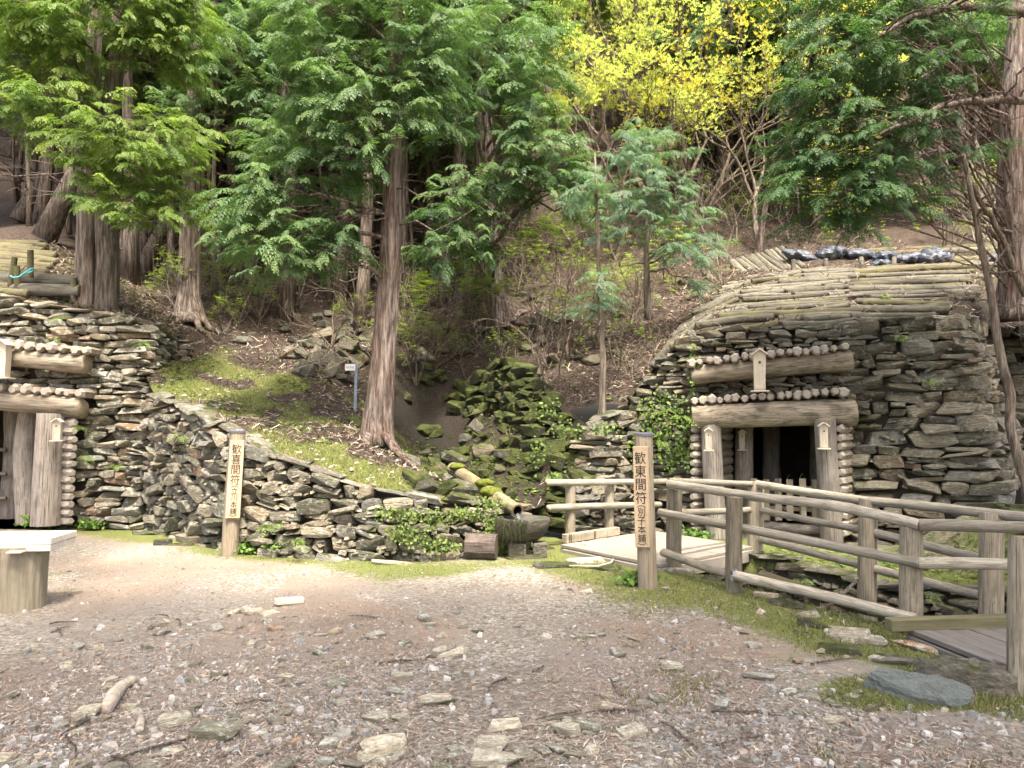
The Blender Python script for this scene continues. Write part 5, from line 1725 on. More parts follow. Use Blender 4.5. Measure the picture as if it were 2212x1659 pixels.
for i in range(34):
    t = random.random(); k = random.uniform(-.5, .55)
    p = Vector((1.9 + 2.0 * t + k * .8, 9.0 - 3.6 * t + k * .5, 0)); p.z = float(G(np.array([p.x]), np.array([p.y]))[0])
    w = random.uniform(.16, .42)
    dst.append(loose(p, w, w * .7, w * .45, 'dark damp stone lying in the ditch', 'stones in the ditch', HS, name='rock', tilt=14, sink=.25, cat='rock'))
name_by_landmark(dst, 'dark ditch stone', [(at(1633, 1290, 8.95), 'rear fence post by the plank deck'), (at(1875, 1345, 6.95), 'middle rear fence post'), (at(2142, 1345, 5.95), 'tall rear fence post near the dark deck'), (at(1587, 1276, 6.95), 'middle front fence post'), (at(1970, 1346, 5.72), 'front fence post on the dark deck')])
mst = []
for i in range(26):
    p = Vector((random.uniform(5.0, 7.4), random.uniform(6.4, 8.8), 0)); p.z = float(G(np.array([p.x]), np.array([p.y]))[0])
    w = random.uniform(.18, .45)
    mst.append(loose(p, w, w * .7, w * .5, 'bright mossy stone on the mound right of the buttress', 'mossy stones on the mound', MS, name='rock', tilt=12, sink=.35, cat='rock'))
name_by_landmark(mst, 'mossy mound stone', [(at(2165, 1120, 9.0), 'foot of the stone buttress'), (at(2222, 1110, 8.5), 'leaning sapling foot'), (at(2142, 1345, 5.95), 'tall rear fence post'), (Vector((7, 7.5, .6)), 'picture edge')])

# ------------------------------------------------------------------ foliage
def frond_template(pairs=6, wid=.055):
    """flat fan spray of a cypress: needle-like triangles along an axis (n,3,3) and their tip weight (n,3)"""
    q = []; w = []
    for i in range(pairs):
        t = .06 + .84 * i / (pairs - 1)
        ln = .52 * (1 - .75 * abs(t - .36) ** 1.1) * (1 - .35 * t)
        for sgn in (-1, 1):
            a = math.radians(48 - 16 * t) * sgn
            d = np.array([math.cos(a), math.sin(a)])
            n_ = np.array([-d[1], d[0]])
            p0 = np.array([t + (.05 if sgn > 0 else 0), 0.0]) + d * ln * .2
            q.append([[*(p0 + n_ * wid), 0], [*(p0 - n_ * wid), 0], [*(p0 + d * ln * .85), 0]])
            w.append([.25, .25, 1])
    q.append([[0, .025, 0], [0, -.025, 0], [1.1, 0, 0]]); w.append([0, 0, 1])
    q = np.array(q); w = np.array(w)
    q[..., 2] = -.28 * (q[..., 0] ** 2) - .18 * np.abs(q[..., 1])
    return q, w


FR_HI = frond_template(4, .085)
FR_LO = frond_template(5, .085)


def sprays(P, D, size, tpl, r, roll=.5):
    """place sprays at P pointing along D; returns verts, triangles, colour (rnd, tip, warm)"""
    q, w = tpl
    n = len(P)
    D = D / (np.linalg.norm(D, axis=1, keepdims=True) + 1e-9)
    up = np.tile([0.0, 0, 1], (n, 1)) + r.normal(0, roll * .5, (n, 3))
    Sd = np.cross(up, D); Sd /= np.linalg.norm(Sd, axis=1, keepdims=True) + 1e-9
    U = np.cross(D, Sd)
    loc = q.reshape(-1, 3)
    V = P[:, None] + size[:, None, None] * (loc[None, :, 0, None] * D[:, None] + loc[None, :, 1, None] * Sd[:, None] + loc[None, :, 2, None] * U[:, None])
    V[..., 2] -= (loc[None, :, 0] ** 2) * size[:, None] * r.uniform(.05, .45, (n, 1))
    m = len(loc)
    T = np.arange(n * m).reshape(-1, 3)
    C = np.stack([np.repeat(r.random(n), m), np.tile(w.ravel(), n), np.repeat(r.random(n), m)], -1)
    return V.reshape(-1, 3), T, C


def fan(centres, outward, L, r, hi, ssize=.36, nodes=8):
    """branchlets with sprays set left and right along them, tips hanging: the flat fans of a cypress"""
    n = len(centres)
    d = outward.copy(); d[:, 2] *= .3
    d = d / (np.linalg.norm(d, axis=1, keepdims=True) + 1e-9)
    a = r.normal(0, .75, n)
    ca, sa = np.cos(a), np.sin(a)
    d = np.stack([d[:, 0] * ca - d[:, 1] * sa, d[:, 0] * sa + d[:, 1] * ca, d[:, 2] + r.normal(.05, .22, n)], -1)
    d /= np.linalg.norm(d, axis=1, keepdims=True)
    s = np.cross(np.tile([0., 0, 1], (n, 1)) + r.normal(0, .28, (n, 3)), d); s /= np.linalg.norm(s, axis=1, keepdims=True)
    droop = r.uniform(.15, .6, n)
    P, D, Z, Tt = [], [], [], []
    for j in range(nodes):
        t = (j + .5) / nodes
        c = centres + d * (L * t)[:, None]
        c[:, 2] += L * (.10 * t - droop * t * t)
        tang = d.copy(); tang[:, 2] -= 2 * droop * t * .8
        for sg in (-1, 1):
            P.append(c); D.append(tang * (.5 + .5 * t) + s * sg * (.95 - .45 * t) + r.normal(0, .12, (n, 3)))
            Z.append(L * ssize * (1.08 - .6 * t) * r.uniform(.75, 1.2, n)); Tt.append(np.full(n, t))
    P, D, Z, Tt = np.concatenate(P), np.concatenate(D), np.concatenate(Z), np.concatenate(Tt)
    V, T, C = sprays(P, D, Z, FR_HI, r, .35)
    m = FR_HI[0].shape[0] * 3; k = nodes * 2
    fr_ = np.tile(r.random(n), k); hh = np.tile(hi, k)
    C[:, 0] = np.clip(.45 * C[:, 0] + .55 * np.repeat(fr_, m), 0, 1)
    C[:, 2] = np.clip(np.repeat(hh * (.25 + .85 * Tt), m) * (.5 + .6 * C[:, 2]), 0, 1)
    return V, T, C


def curve_pts(p0, p1, k, sag, jit, r):
    t = np.linspace(0, 1, k)[:, None]
    p0, p1 = np.array([*p0]), np.array([*p1])
    P = p0 * (1 - t) + p1 * t
    P[:, 2] += sag * np.sin(t[:, 0] * np.pi)
    P[1:-1] += r.normal(0, jit, (k - 2, 3))
    return P


def trunk_mesh(P, rad, mat, seed, n=26, flare=0.0, roots=0, name='trunk'):
    P = np.asarray(P, float)
    # resample
    s = np.concatenate([[0], np.cumsum(np.linalg.norm(np.diff(P, axis=0), axis=1))])
    k = max(8, int(s[-1] / .22)); q = np.linspace(0, s[-1], k)
    q = s[-1] * (np.linspace(0, 1, k) ** 1.25)
    Pq = np.stack([np.interp(q, s, P[:, i]) for i in range(3)], -1)
    Rq = np.interp(q, s, rad)
    if flare: Rq = Rq * (1 + flare * np.exp(-q / .28))
    V, Q, T = tube(Pq, Rq, n, .10, seed, flutes=4)
    if roots:
        r = np.random.default_rng(seed + 1)
        A = Acc(); A.add(V, Q, T)
        b = P[0]
        for i in range(roots):
            a = r.uniform(0, 6.283) if i > 1 else [-1.9, -.9][i]
            L = r.uniform(2.2, 4.5) * rad[0]
            pts = []
            for t in np.linspace(0, 1, 6):
                x, y = b[0] + math.cos(a + t * .4) * (L * t + rad[0] * .3), b[1] + math.sin(a + t * .4) * (L * t + rad[0] * .3)
                z = float(H(np.array([x]), np.array([y]))[0]) if t > .25 else b[2]
                pts.append((x, y, max(z, b[2] - .6) + (1 - t) ** 2.2 * rad[0] * 1.1 - .02 * t))
            V2, Q2, T2 = tube(pts, np.linspace(rad[0] * .36, rad[0] * .08, 6), 8, .15, seed + i)
            A.add(V2, Q2, T2)
        return A.mesh(name, mat, True)
    return mk(name, V, T, Q, [mat], smooth=True)


def cypress(name, label, cat, trunk, rad, blobs, leafm, barkm, seed, size=.24, per=26, dens=1.0, flare=.5, roots=0, dead=14, group=None, tpl=None, warm=1.0, spread=.5, limb=1.0, fans=2):
    """trunk: points; blobs: foliage masses (centre, rx, ry, rz)"""
    r = np.random.default_rng(seed)
    tp = np.array([[*p] for p in trunk])
    root = thing(name, trunk[0], label, cat, group)
    trk = ob('trunk', trunk_mesh(tp, rad, barkm, seed, flare=flare, roots=roots), root)
    A = Acc(); LV = Acc()
    zt = tp[:, 2]
    def on_trunk(z):
        z = np.clip(z, zt[0], zt[-1])
        return np.array([np.interp(z, zt, tp[:, 0]), np.interp(z, zt, tp[:, 1]), z])
    for c, rx, ry, rz in blobs:
        c = np.array([*c])
        h = math.hypot(*(c[:2] - on_trunk(c[2])[:2]))
        b = on_trunk(c[2] - .12 * h + r.uniform(-.3, .4))
        trad = np.interp(b[2], zt, rad)
        P = curve_pts(b, c + np.array([0, 0, -.3 * rz]), 6, .10 * h, .03 * h + .01, r)
        r0 = min(.014 + .011 * h, trad * .5) * limb
        V, Q, T = tube(P, np.linspace(r0, .008, 6), 7, .08, seed)
        ob('branch', mk('branch', V, T, Q, [barkm], smooth=True), trk)
        npad = max(4, int(dens * 11 * (rx * rz + rx * ry + ry * rz) / (3 * .11)))
        d = r.normal(0, 1, (npad, 3)); d /= np.linalg.norm(d, axis=1, keepdims=True)
        d *= (r.random(npad) ** .4)[:, None]
        cen = c + d * np.array([rx, ry, rz])
        out = d * np.array([1, 1, .3]); tv = c[:2] - on_trunk(c[2])[:2]
        out[:, :2] += tv / (np.linalg.norm(tv) + .3) * .6
        prad = r.uniform(.12, .30, npad) * spread / .5
        cc = np.repeat(cen, fans, 0) + r.normal(0, .09, (npad * fans, 3)); oo = np.repeat(out, fans, 0)
        hi = np.clip((.5 + .5 * (cc[:, 2] - c[2]) / rz) * 1.0 + r.normal(.1, .2, len(cc)), 0, 1) * warm  # top light painted in: upper sprays take more of the tip colour
        V, Q, C = fan(cc, oo, size * r.uniform(.65, 1.35, len(cc)), r, hi)
        LV.add(V, None, Q, C)
        for e in cen[r.permutation(npad)[:max(3, npad // 2)]]:
            P2 = curve_pts(P[r.integers(2, 6)], e, 4, .03, .02, r)
            V, Q, T = tube(P2, [.009, .007, .005, .003], 5)
            A.add(V, Q, T)
    for i in range(dead):
        z = r.uniform(zt[0] + .25 * (zt[-1] - zt[0]), zt[-1])
        b = on_trunk(z); a = r.uniform(0, 6.283); L = r.uniform(.3, 1.3)
        P = curve_pts(b, b + np.array([math.cos(a) * L, math.sin(a) * L, r.uniform(-.3, .35) * L]), 5, -.06 * L, .04 * L, r)
        V, Q, T = tube(P, [.016, .012, .009, .006, .003], 5)
        A.add(V, Q, T)
    ob('twigs', A.mesh('twigs', barkm, True), root, kind='stuff')
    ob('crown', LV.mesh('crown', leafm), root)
    return root


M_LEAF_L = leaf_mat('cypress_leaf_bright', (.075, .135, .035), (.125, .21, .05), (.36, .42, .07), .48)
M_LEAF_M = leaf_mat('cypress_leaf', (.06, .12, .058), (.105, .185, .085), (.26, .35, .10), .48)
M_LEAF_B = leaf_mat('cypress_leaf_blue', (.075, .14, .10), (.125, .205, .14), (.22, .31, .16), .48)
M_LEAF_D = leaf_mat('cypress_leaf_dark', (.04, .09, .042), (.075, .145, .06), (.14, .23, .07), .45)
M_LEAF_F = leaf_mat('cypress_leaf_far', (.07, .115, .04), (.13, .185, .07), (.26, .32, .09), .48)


def bl(lst, y, ry=.5, k=1.0):
    """foliage masses from where they are seen: (u, v, half width, half height[, distance])"""
    out = []
    for e in lst:
        yy = e[4] if len(e) > 4 else y + random.uniform(-.35, .35)
        sc = S * yy / F
        out.append((at(e[0], e[1], yy), e[2] * sc * k, ry, e[3] * sc * k))
    return out


def tp_(lst): return [at(*p) for p in lst]


# the big trunk in the middle
cypress('cypress_tree', 'tall cypress with reddish trunk and bared roots on the bank', 'tree', tp_([(812, 962, 10.25), (818, 900, 10.25), (830, 760, 10.25), (845, 520, 10.2), (850, 300, 10.2), (857, 60, 10.2), (862, -180, 10.2), (866, -420, 10.2)]), [.19, .168, .15, .132, .108, .085, .065, .04],
        bl([(640, 320, 85, 50), (590, 400, 70, 45), (700, 395, 80, 40), (560, 470, 55, 35), (640, 490, 80, 40), (700, 540, 65, 30), (620, 560, 55, 25), (760, 190, 90, 70), (690, 110, 80, 60), (860, 150, 90, 70), (800, 60, 110, 50), (900, 250, 60, 40), (920, 60, 80, 60), (740, 290, 60, 40), (800, 330, 50, 30), (680, 220, 70, 50), (930, 170, 60, 50),
            (700, 20, 100, 40), (900, -40, 140, 50), (760, -60, 140, 60), (540, 520, 35, 30), (730, 470, 40, 30)], 9.9, .5), M_LEAF_M, M_BARK, 11, .38, 66, 1.15, .35, roots=6, dead=26, fans=2)
cypress('cypress_tree', 'second cypress with peeling red trunk behind the leafy shrub', 'tree', tp_([(1082, 712, 15.4), (1066, 620, 15.4), (1052, 480, 15.4), (1046, 300, 15.4), (1050, 60, 15.4), (1052, -150, 15.4)]), [.24, .20, .185, .16, .12, .07],
        bl([(980, 430, 70, 40), (1040, 390, 70, 35), (1110, 370, 80, 45), (1190, 400, 80, 45), (1190, 330, 60, 40), (1000, 480, 45, 25), (1060, 510, 55, 25), (950, 525, 45, 22), (1100, 190, 60, 60), (1130, 90, 80, 70), (1040, 200, 50, 40), (1160, 260, 60, 50), (1020, 90, 80, 50), (1110, 0, 90, 50), (1230, 430, 50, 30), (1010, 560, 40, 18), (980, 260, 40, 30), (1240, 360, 40, 30), (1180, 180, 50, 60)], 13.2, .7), M_LEAF_M, M_BARK, 12, .46, 62, .62, .35, roots=4, dead=20, spread=.6)
# young blue-green trees
cypress('young_cypress', 'slender young cypress stem growing on the slab pillar', 'tree', tp_([(1300, 912, 10.65), (1303, 780, 10.65), (1296, 640, 10.65), (1290, 480, 10.65), (1285, 330, 10.65)]), [.05, .043, .035, .025, .012],
        bl([(1282, 640, 30, 20), (1275, 672, 28, 14), (1300, 620, 25, 15), (1340, 330, 60, 40), (1390, 300, 50, 30), (1290, 420, 60, 30), (1250, 400, 40, 25)], 10.5, .3), M_LEAF_B, M_BARKG, 13, .26, 50, 1.5, .3, dead=6)
cypress('young_cypress', 'feathery blue-green young cypress left of the log roof', 'tree', tp_([(1400, 690, 12.9), (1396, 560, 12.9), (1400, 420, 12.9), (1410, 280, 12.9)]), [.06, .05, .035, .012],
        bl([(1410, 340, 60, 40), (1450, 400, 65, 40), (1380, 440, 70, 40), (1480, 460, 50, 35), (1340, 500, 50, 30), (1440, 520, 60, 30), (1490, 560, 40, 22), (1400, 300, 40, 25), (1500, 610, 30, 15), (1330, 420, 45, 30), (1510, 520, 25, 20)], 12.4, .5), M_LEAF_B, M_BARKG, 14, .33, 46, .7, .3, dead=8)
# left twin trunks
LT = bl([(185, 300, 60, 40), (250, 270, 70, 40), (320, 290, 75, 45), (390, 300, 60, 45), (220, 350, 80, 35), (320, 360, 80, 35), (170, 350, 45, 30), (260, 400, 70, 28), (350, 400, 55, 30), (330, 460, 55, 25), (380, 450, 40, 20), (230, 440, 35, 25)], 11.0, .5)
cypress('cypress_tree', 'left stem of the twin cypress behind the pale mine wall', 'tree', tp_([(189, 690, 11.9), (188, 560, 11.9), (190, 420, 11.9), (196, 250, 11.9), (205, 80, 11.9), (210, -120, 11.9), (214, -330, 11.9)]), [.15, .145, .14, .125, .10, .07, .04],
        LT[:6] + bl([(60, 60, 80, 50), (40, 150, 60, 50), (130, 110, 80, 50), (100, 210, 80, 40), (30, 230, 50, 30), (150, 190, 60, 40), (40, -10, 90, 50), (150, 30, 80, 40), (180, -60, 100, 50)], 11.2, .5), M_LEAF_L, M_BARKG, 15, .38, 64, 1.05, .25, dead=14)
cypress('cypress_tree', 'right stem of the twin cypress, bulging and lighter barked', 'tree', tp_([(230, 690, 11.85), (234, 560, 11.85), (226, 430, 11.85), (236, 250, 11.85), (258, 80, 11.85), (268, -120, 11.85), (275, -330, 11.85)]), [.16, .175, .15, .13, .105, .07, .04],
        LT[6:] + bl([(300, 60, 80, 50), (340, 130, 70, 40), (260, 20, 80, 40), (390, 110, 50, 40), (350, 20, 80, 40), (300, -40, 100, 50), (420, 30, 50, 40)], 11.4, .5), M_LEAF_L, M_BARKG, 16, .38, 64, 1.05, .25, dead=14)
cypress('cypress_tree', 'straight brown trunk with spreading roots behind the wall corner', 'tree', tp_([(409, 700, 14.5), (408, 640, 14.5), (412, 480, 14.5), (417, 300, 14.5), (428, 100, 14.5), (436, -120, 14.5), (440, -330, 14.5)]), [.23, .19, .175, .16, .13, .09, .05],
        bl([(480, 180, 70, 60), (540, 120, 80, 60), (500, 60, 90, 50), (580, 210, 70, 50), (440, 230, 50, 30), (560, 30, 90, 50), (610, 130, 60, 60), (470, 0, 80, 40), (390, 240, 40, 30), (520, 270, 60, 30), (440, 120, 50, 40), (600, 280, 50, 30)], 14.0, .7), M_LEAF_M, M_BARKD, 17, .46, 60, .55, .45, roots=5, dead=18, spread=.6)
# right: big trunk at the edge with overhanging boughs
cypress('cypress_tree', 'massive pale trunk at the picture edge with overhanging dark boughs', 'tree', tp_([(2196, 690, 10.9), (2190, 560, 10.9), (2186, 420, 10.8), (2190, 250, 10.7), (2205, 60, 10.7), (2215, -150, 10.7), (2220, -350, 10.7)]), [.24, .20, .19, .175, .15, .11, .07],
        bl([(1790, 50, 60, 50), (1740, 110, 40, 40), (1810, 140, 70, 50), (1745, 190, 45, 40), (1850, 210, 70, 40), (1770, 250, 50, 40), (1725, 300, 35, 28), (1800, 320, 70, 40), (1860, 290, 55, 40), (1750, 370, 60, 35), (1820, 400, 70, 35), (1705, 412, 28, 14), (1780, 440, 60, 30), (1850, 460, 55, 30), (1900, 350, 60, 35), (1940, 270, 50, 35), (1890, 120, 60, 45), (1960, 180, 50, 40), (1990, 90, 60, 40), (2050, 150, 50, 40),
            (1830, -20, 90, 40), (1950, -20, 90, 40), (1960, 420, 45, 25), (2080, 330, 40, 25), (2110, 60, 50, 40), (2020, 260, 40, 25), (1890, 430, 50, 25)], 8.6, .5), M_LEAF_D, M_BARK, 18, .34, 62, 1.2, .4, roots=0, dead=5, limb=.3)


# bare boughs of that tree and the leaning sapling
def bough(name, label, cat, pts, rad, mat, seed, forks=10, fl=.8, leaves=None):
    r = np.random.default_rng(seed)
    P = np.array([[*p] for p in pts])
    s = np.linspace(0, 1, len(P)); q = np.linspace(0, 1, 14)
    P = np.stack([np.interp(q, s, P[:, i]) for i in range(3)], -1); Rq = np.interp(q, np.linspace(0, 1, len(rad)), rad)
    P[1:-1] += r.normal(0, .012, (12, 3))
    root = thing(name, pts[0], label, cat)
    V, Q, T = tube(P, Rq, 9, .07, seed)
    ob('trunk', mk('trunk', V, T, Q, [mat], smooth=True), root)
    A = Acc()
    for i in range(forks):
        j = r.integers(3, 13); d = r.normal(0, 1, 3); d[2] = d[2] * .5 + .1; d /= np.linalg.norm(d)
        L = fl * r.uniform(.4, 1.1)
        P2 = curve_pts(P[j], P[j] + d * L, 6, .08 * L, .05 * L, r)
        V, Q, T = tube(P2, np.linspace(min(Rq[j] * .55, .014), .003, 6), 5); A.add(V, Q, T)
        for m_ in range(3):
            d2 = d + r.normal(0, .6, 3); k_ = r.integers(2, 5)
            P3 = curve_pts(P2[k_], P2[k_] + d2 * L * .45, 4, 0, .03, r)
            V, Q, T = tube(P3, [.005, .004, .003, .002], 4); A.add(V, Q, T)
    if forks: ob('twigs', A.mesh('twigs', mat, True), root, kind='stuff')
    return root


bough('sapling', 'bare leaning sapling trunk in front of the set-back stone wall', 'sapling', tp_([(2222, 1110, 8.5), (2190, 940, 8.6), (2165, 780, 8.7), (2132, 600, 8.8), (2105, 450, 8.9), (2080, 330, 9.0)]), [.058, .054, .048, .042, .034, .025], M_BARKG, 3, 10, .8)
bough('branch', 'long bare bough reaching in from the right picture edge', 'branch', tp_([(2330, 222, 8.3), (2212, 214, 8.2), (2120, 218, 8.1), (2040, 226, 8.1), (1985, 252, 8.0), (1900, 290, 8.0)]), [.05, .045, .04, .035, .025, .012], M_BARK, 4, 14, .8)
bough('branch', 'dark bough along the top edge above the overhanging foliage', 'branch', tp_([(2330, 60, 8.6), (2200, 24, 8.5), (2080, 8, 8.4), (1980, 30, 8.3), (1880, 90, 8.2)]), [.06, .055, .045, .03, .015], M_BARKD, 5, 14, .8)
bough('branch', 'thin dead limb slanting down beside the massive trunk', 'branch', tp_([(2215, 640, 9.6), (2160, 500, 9.5), (2110, 420, 9.4), (2060, 300, 9.3)]), [.04, .035, .03, .012], M_TWIG, 6, 10, .7)

# ------------------------------------------------------------------ broad-leaved trees and shrubs
def branchy(p, d, L, rad, depth, r, A, tips, nseg=5, split=(2, 3), ang=.55, shrink=.72, upw=.12):
    d = d / np.linalg.norm(d)
    P = [p]; q = p.copy(); dd = d.copy()
    for i in range(nseg):
        dd = dd + r.normal(0, .12, 3); dd[2] += upw * .35; dd /= np.linalg.norm(dd)
        q = q + dd * L / nseg; P.append(q.copy())
    P = np.array(P)
    V, Q, T = tube(P, np.linspace(rad, rad * .62, nseg + 1), 6 if rad > .02 else 4, .05 if rad > .03 else 0, depth, cap=depth == 0)
    A.add(V, Q, T)
    if depth == 0:
        for k_ in range(nseg, 0, -1):
            tips.append((P[k_], dd))
        return
    for i in range(r.integers(split[0], split[1] + 1)):
        v = r.normal(0, 1, 3); v -= v @ dd * dd; v /= np.linalg.norm(v) + 1e-9
        branchy(P[-1] if i < 2 else P[r.integers(2, nseg)], dd * math.cos(ang) + v * math.sin(ang) * r.uniform(.6, 1.3), L * shrink * r.uniform(.8, 1.2), rad * .62 * r.uniform(.75, 1), depth - 1, r, A, tips, nseg, split, ang, shrink, upw)


def tufts(tips, r, size, nleaf, keep=1.0, spread=.04, flatten=False):
    P = np.array([t[0] for t in tips]); D = np.array([t[1] for t in tips])
    k = r.random(len(P)) < keep; P, D = P[k], D[k]
    n = len(P)
    a = (np.arange(nleaf) / nleaf * 6.283)[None] + r.uniform(0, 6.28, (n, 1))
    e = r.uniform(.0, .3, (n, nleaf)) if flatten else r.uniform(.25, 1.0, (n, nleaf))
    d = np.stack([np.cos(a) * np.cos(e), np.sin(a) * np.cos(e), np.sin(e)], -1)
    if not flatten: d = d + D[:, None] * .5
    L = size * r.uniform(.6, 1.3, (n, nleaf, 1))
    s = np.stack([-np.sin(a), np.cos(a), a * 0], -1) * L * .24
    b = P[:, None] + r.normal(0, spread, (n, 1, 3))
    V = np.stack([b + d * L * .1, b + d * L * .55 + s, b + d * L, b + d * L * .55 - s], 2)
    C = np.stack([np.repeat(r.random(n), nleaf * 4), np.tile([0, .5, 1, .5], n * nleaf), np.repeat(r.random(n), nleaf * 4)], -1)
    return V.reshape(-1, 3), np.arange(n * nleaf * 4).reshape(-1, 4), C


M_YEL = leaf_mat('spring_leaf', (.38, .42, .13), (.50, .52, .17), (.60, .58, .22), .45)
M_YELO = leaf_mat('bronze_leaf', (.42, .36, .06), (.52, .44, .07), (.55, .45, .10), .45)
M_FRESH = leaf_mat('fresh_leaf', (.16, .26, .04), (.28, .37, .07), (.36, .42, .10), .45)


def broadleaf(name, label, cat, p, dirs, L, rad, depth, leafm, barkm, seed, size, nleaf=5, keep=1.0, split=(2, 3), ang=.5, shrink=.74, upw=.12, flatten=False, stem=None, spread=.04, group=None):
    r = np.random.default_rng(seed)
    root = thing(name, p, label, cat, group)
    A = Acc(); tips = []
    for d in dirs:
        branchy(np.array([*p]), np.array(d, float), L * r.uniform(.9, 1.1), rad, depth, r, A, tips, 5, split, ang, shrink, upw)
    ob('trunk', A.mesh('trunk', barkm, True), root)
    if leafm is not None:
        V, Q, C = tufts(tips, r, size, nleaf, keep, spread, flatten)
        ob('crown', mk('crown', V, None, Q, [leafm], None, C), root)
    return root


def st(u, v, y0=11): return trace(u, v, y0) - Vector((0, 0, .06))


yt = st(1490, 515, 13)
broadleaf('budding_tree', 'forked tree covered in yellow spring leaves beside the log roof', 'tree', yt, [(-.45, -.2, 1), (.02, -.3, 1), (.35, -.1, 1), (.7, -.2, 1)], 1.45, .085, 6, M_YEL, M_TWIG, 21, .066, 5, .9, (2, 3), .56, .79, .06)
broadleaf('budding_tree', 'thin yellow-leaved tree left of the forked one', 'tree', st(1330, 560, 14), [(-.35, -.1, 1), (.1, -.2, 1), (.4, 0, 1)], 1.5, .05, 6, M_YEL, M_TWIG, 22, .066, 5, .9, (2, 3), .42, .78, .12)
broadleaf('budding_tree', 'bronze-tipped budding tree behind the overhanging boughs', 'tree', st(1640, 540, 14), [(0, -.1, 1), (-.1, .1, 1)], 1.7, .08, 5, M_YELO, M_BARKD, 23, .07, 5, .8, (2, 3), .45, .78, .12)
broadleaf('budding_tree', 'sparse yellow-leaved tree behind the main trunk', 'tree', st(930, 560, 15), [(.1, 0, 1)], 2.0, .06, 4, M_YEL, M_TWIG, 24, .13, 4, .6, (2, 3), .5, .8, .12)
broadleaf('budding_tree', 'yellow-leaved tree at the right edge behind the massive trunk', 'tree', st(2110, 480, 14), [(0, 0, 1), (.2, 0, 1)], 2.2, .09, 5, M_YEL, M_BARKD, 25, .15, 5, .7, (2, 3), .5, .78, .1)
broadleaf('budding_tree', 'tall yellow-leaved tree rising above the forked one', 'tree', st(1420, 470, 18), [(0, 0, 1), (.12, 0, 1), (-.15, 0, 1)], 2.1, .12, 6, M_YEL, M_BARKD, 26, .085, 5, .8, (2, 3), .5, .8, .10)
broadleaf('budding_tree', 'tall yellow-leaved tree rising left above the young cypress', 'tree', st(1270, 470, 18), [(0, 0, 1), (.12, 0, 1)], 2.1, .10, 6, M_YEL, M_BARKD, 27, .085, 5, .8, (2, 3), .45, .8, .14)
for i, (u, v, sc_, lb) in enumerate(((1015, 735, .75, 'bright green layered shrub under the second cypress'), (700, 585, .6, 'pale green shrub under the low boughs'), (900, 660, .4, 'little fresh green sapling right of the main trunk'), (1190, 560, .5, 'yellow-green shrub behind the young cypress'))):
    broadleaf('leafy_shrub', lb, 'shrub', st(u, v, 10.5), [(-.3, -.2, .8), (.3, -.2, .9), (.0, -.4, .9)], .42 * sc_ / .6, .015, 4, M_FRESH, M_TWIG, 40 + i, .07, 5, 1.0, (2, 3), .6, .78, .02, True, spread=.05)
for i, (u, v, L, lb) in enumerate(((515, 700, .75, 'bare pale shrub left of the rock pile'), (560, 690, .6, 'small leafless shrub beside the rock pile'), (640, 660, .6, 'tangled bare shrub above the rock pile'), (460, 640, .6, 'leafless bush beside the straight brown trunk'), (900, 830, .5, 'dead twigs standing in the ravine by the main trunk'), (885, 720, .6, 'pale bare bush right of the main trunk'), (960, 720, .6, 'leafless tangle below the second cypress'),
                                   (1190, 870, .9, 'thin bare sapling leaning over the ravine wall'), (1230, 780, .8, 'bare brown sapling behind the ravine wall'), (1560, 560, .9, 'grey bare shrub beside the steep logs'), (1590, 520, .9, 'leafless whitish bush under the bronze-tipped tree'), (330, 600, .7, 'bare branches behind the twin trunks'), (1370, 640, .7, 'bare twiggy bush left of the log roof'), (2040, 540, .7, 'bare twigs on the highest log bank'), (1120, 640, .8, 'brown leafless bush on the litter slope'), (800, 640, .7, 'bare bush behind the main trunk'), (1010, 600, .8, 'leafless bush among the rear trunks'))):
    broadleaf('bare_shrub', lb, 'shrub', st(u, v, 9.5), [(-.35, -.2, .8), (.3, -.3, .9), (.05, .2, 1), (-.1, -.5, .7)][:2 + i % 3], L, .022, 4, None, M_PALETWIG if i in (0, 2, 5, 9, 10) else M_TWIG, 60 + i, .1, split=(2, 3), ang=.55, shrink=.72, upw=.05)

# ------------------------------------------------------------------ brush over the slope, copies of four bushes
BR = []
for k in range(4):
    A = Acc(); tips = []; r = np.random.default_rng(500 + k)
    for d in ((-.5, -.2, .7), (.4, -.3, .8), (.0, .3, .9), (-.1, -.6, .6))[:3 + k % 2]:
        branchy(np.zeros(3), np.array(d), .36, .012, 3, r, A, tips, 4, (2, 3), .6, .75, .02)
    V, Q, C = tufts(tips, r, .05, 4, .55, .03, True)
    BR.append((A.mesh('stems', M_PALETWIG if k == 1 else M_TWIG, True), mk('leaves', V, None, Q, [M_FRESH], None, C) if k > 1 else None))
brush = []
n = 0
while n < 110:
    u, v = random.uniform(380, 1600), random.uniform(500, 830)
    if (u < 660 and v > 730) or (u > 1420 and v > 640): continue
    p = trace(u, v)
    if p.y > 24: continue
    sc_ = random.uniform(.6, 1.5); k = random.choice((0, 0, 1, 1, 2, 3))
    t = ob('brush', None, None, Matrix.Translation(p) @ Matrix.Rotation(random.uniform(0, 6.28), 4, 'Z') @ Matrix.Scale(sc_, 4), 'low brush', 'brush', 'low brush on the forest slope')
    ob('stems', BR[k][0], t, W[t])
    if BR[k][1]: ob('leaves', BR[k][1], t, W[t], kind='stuff')
    brush.append(t); n += 1
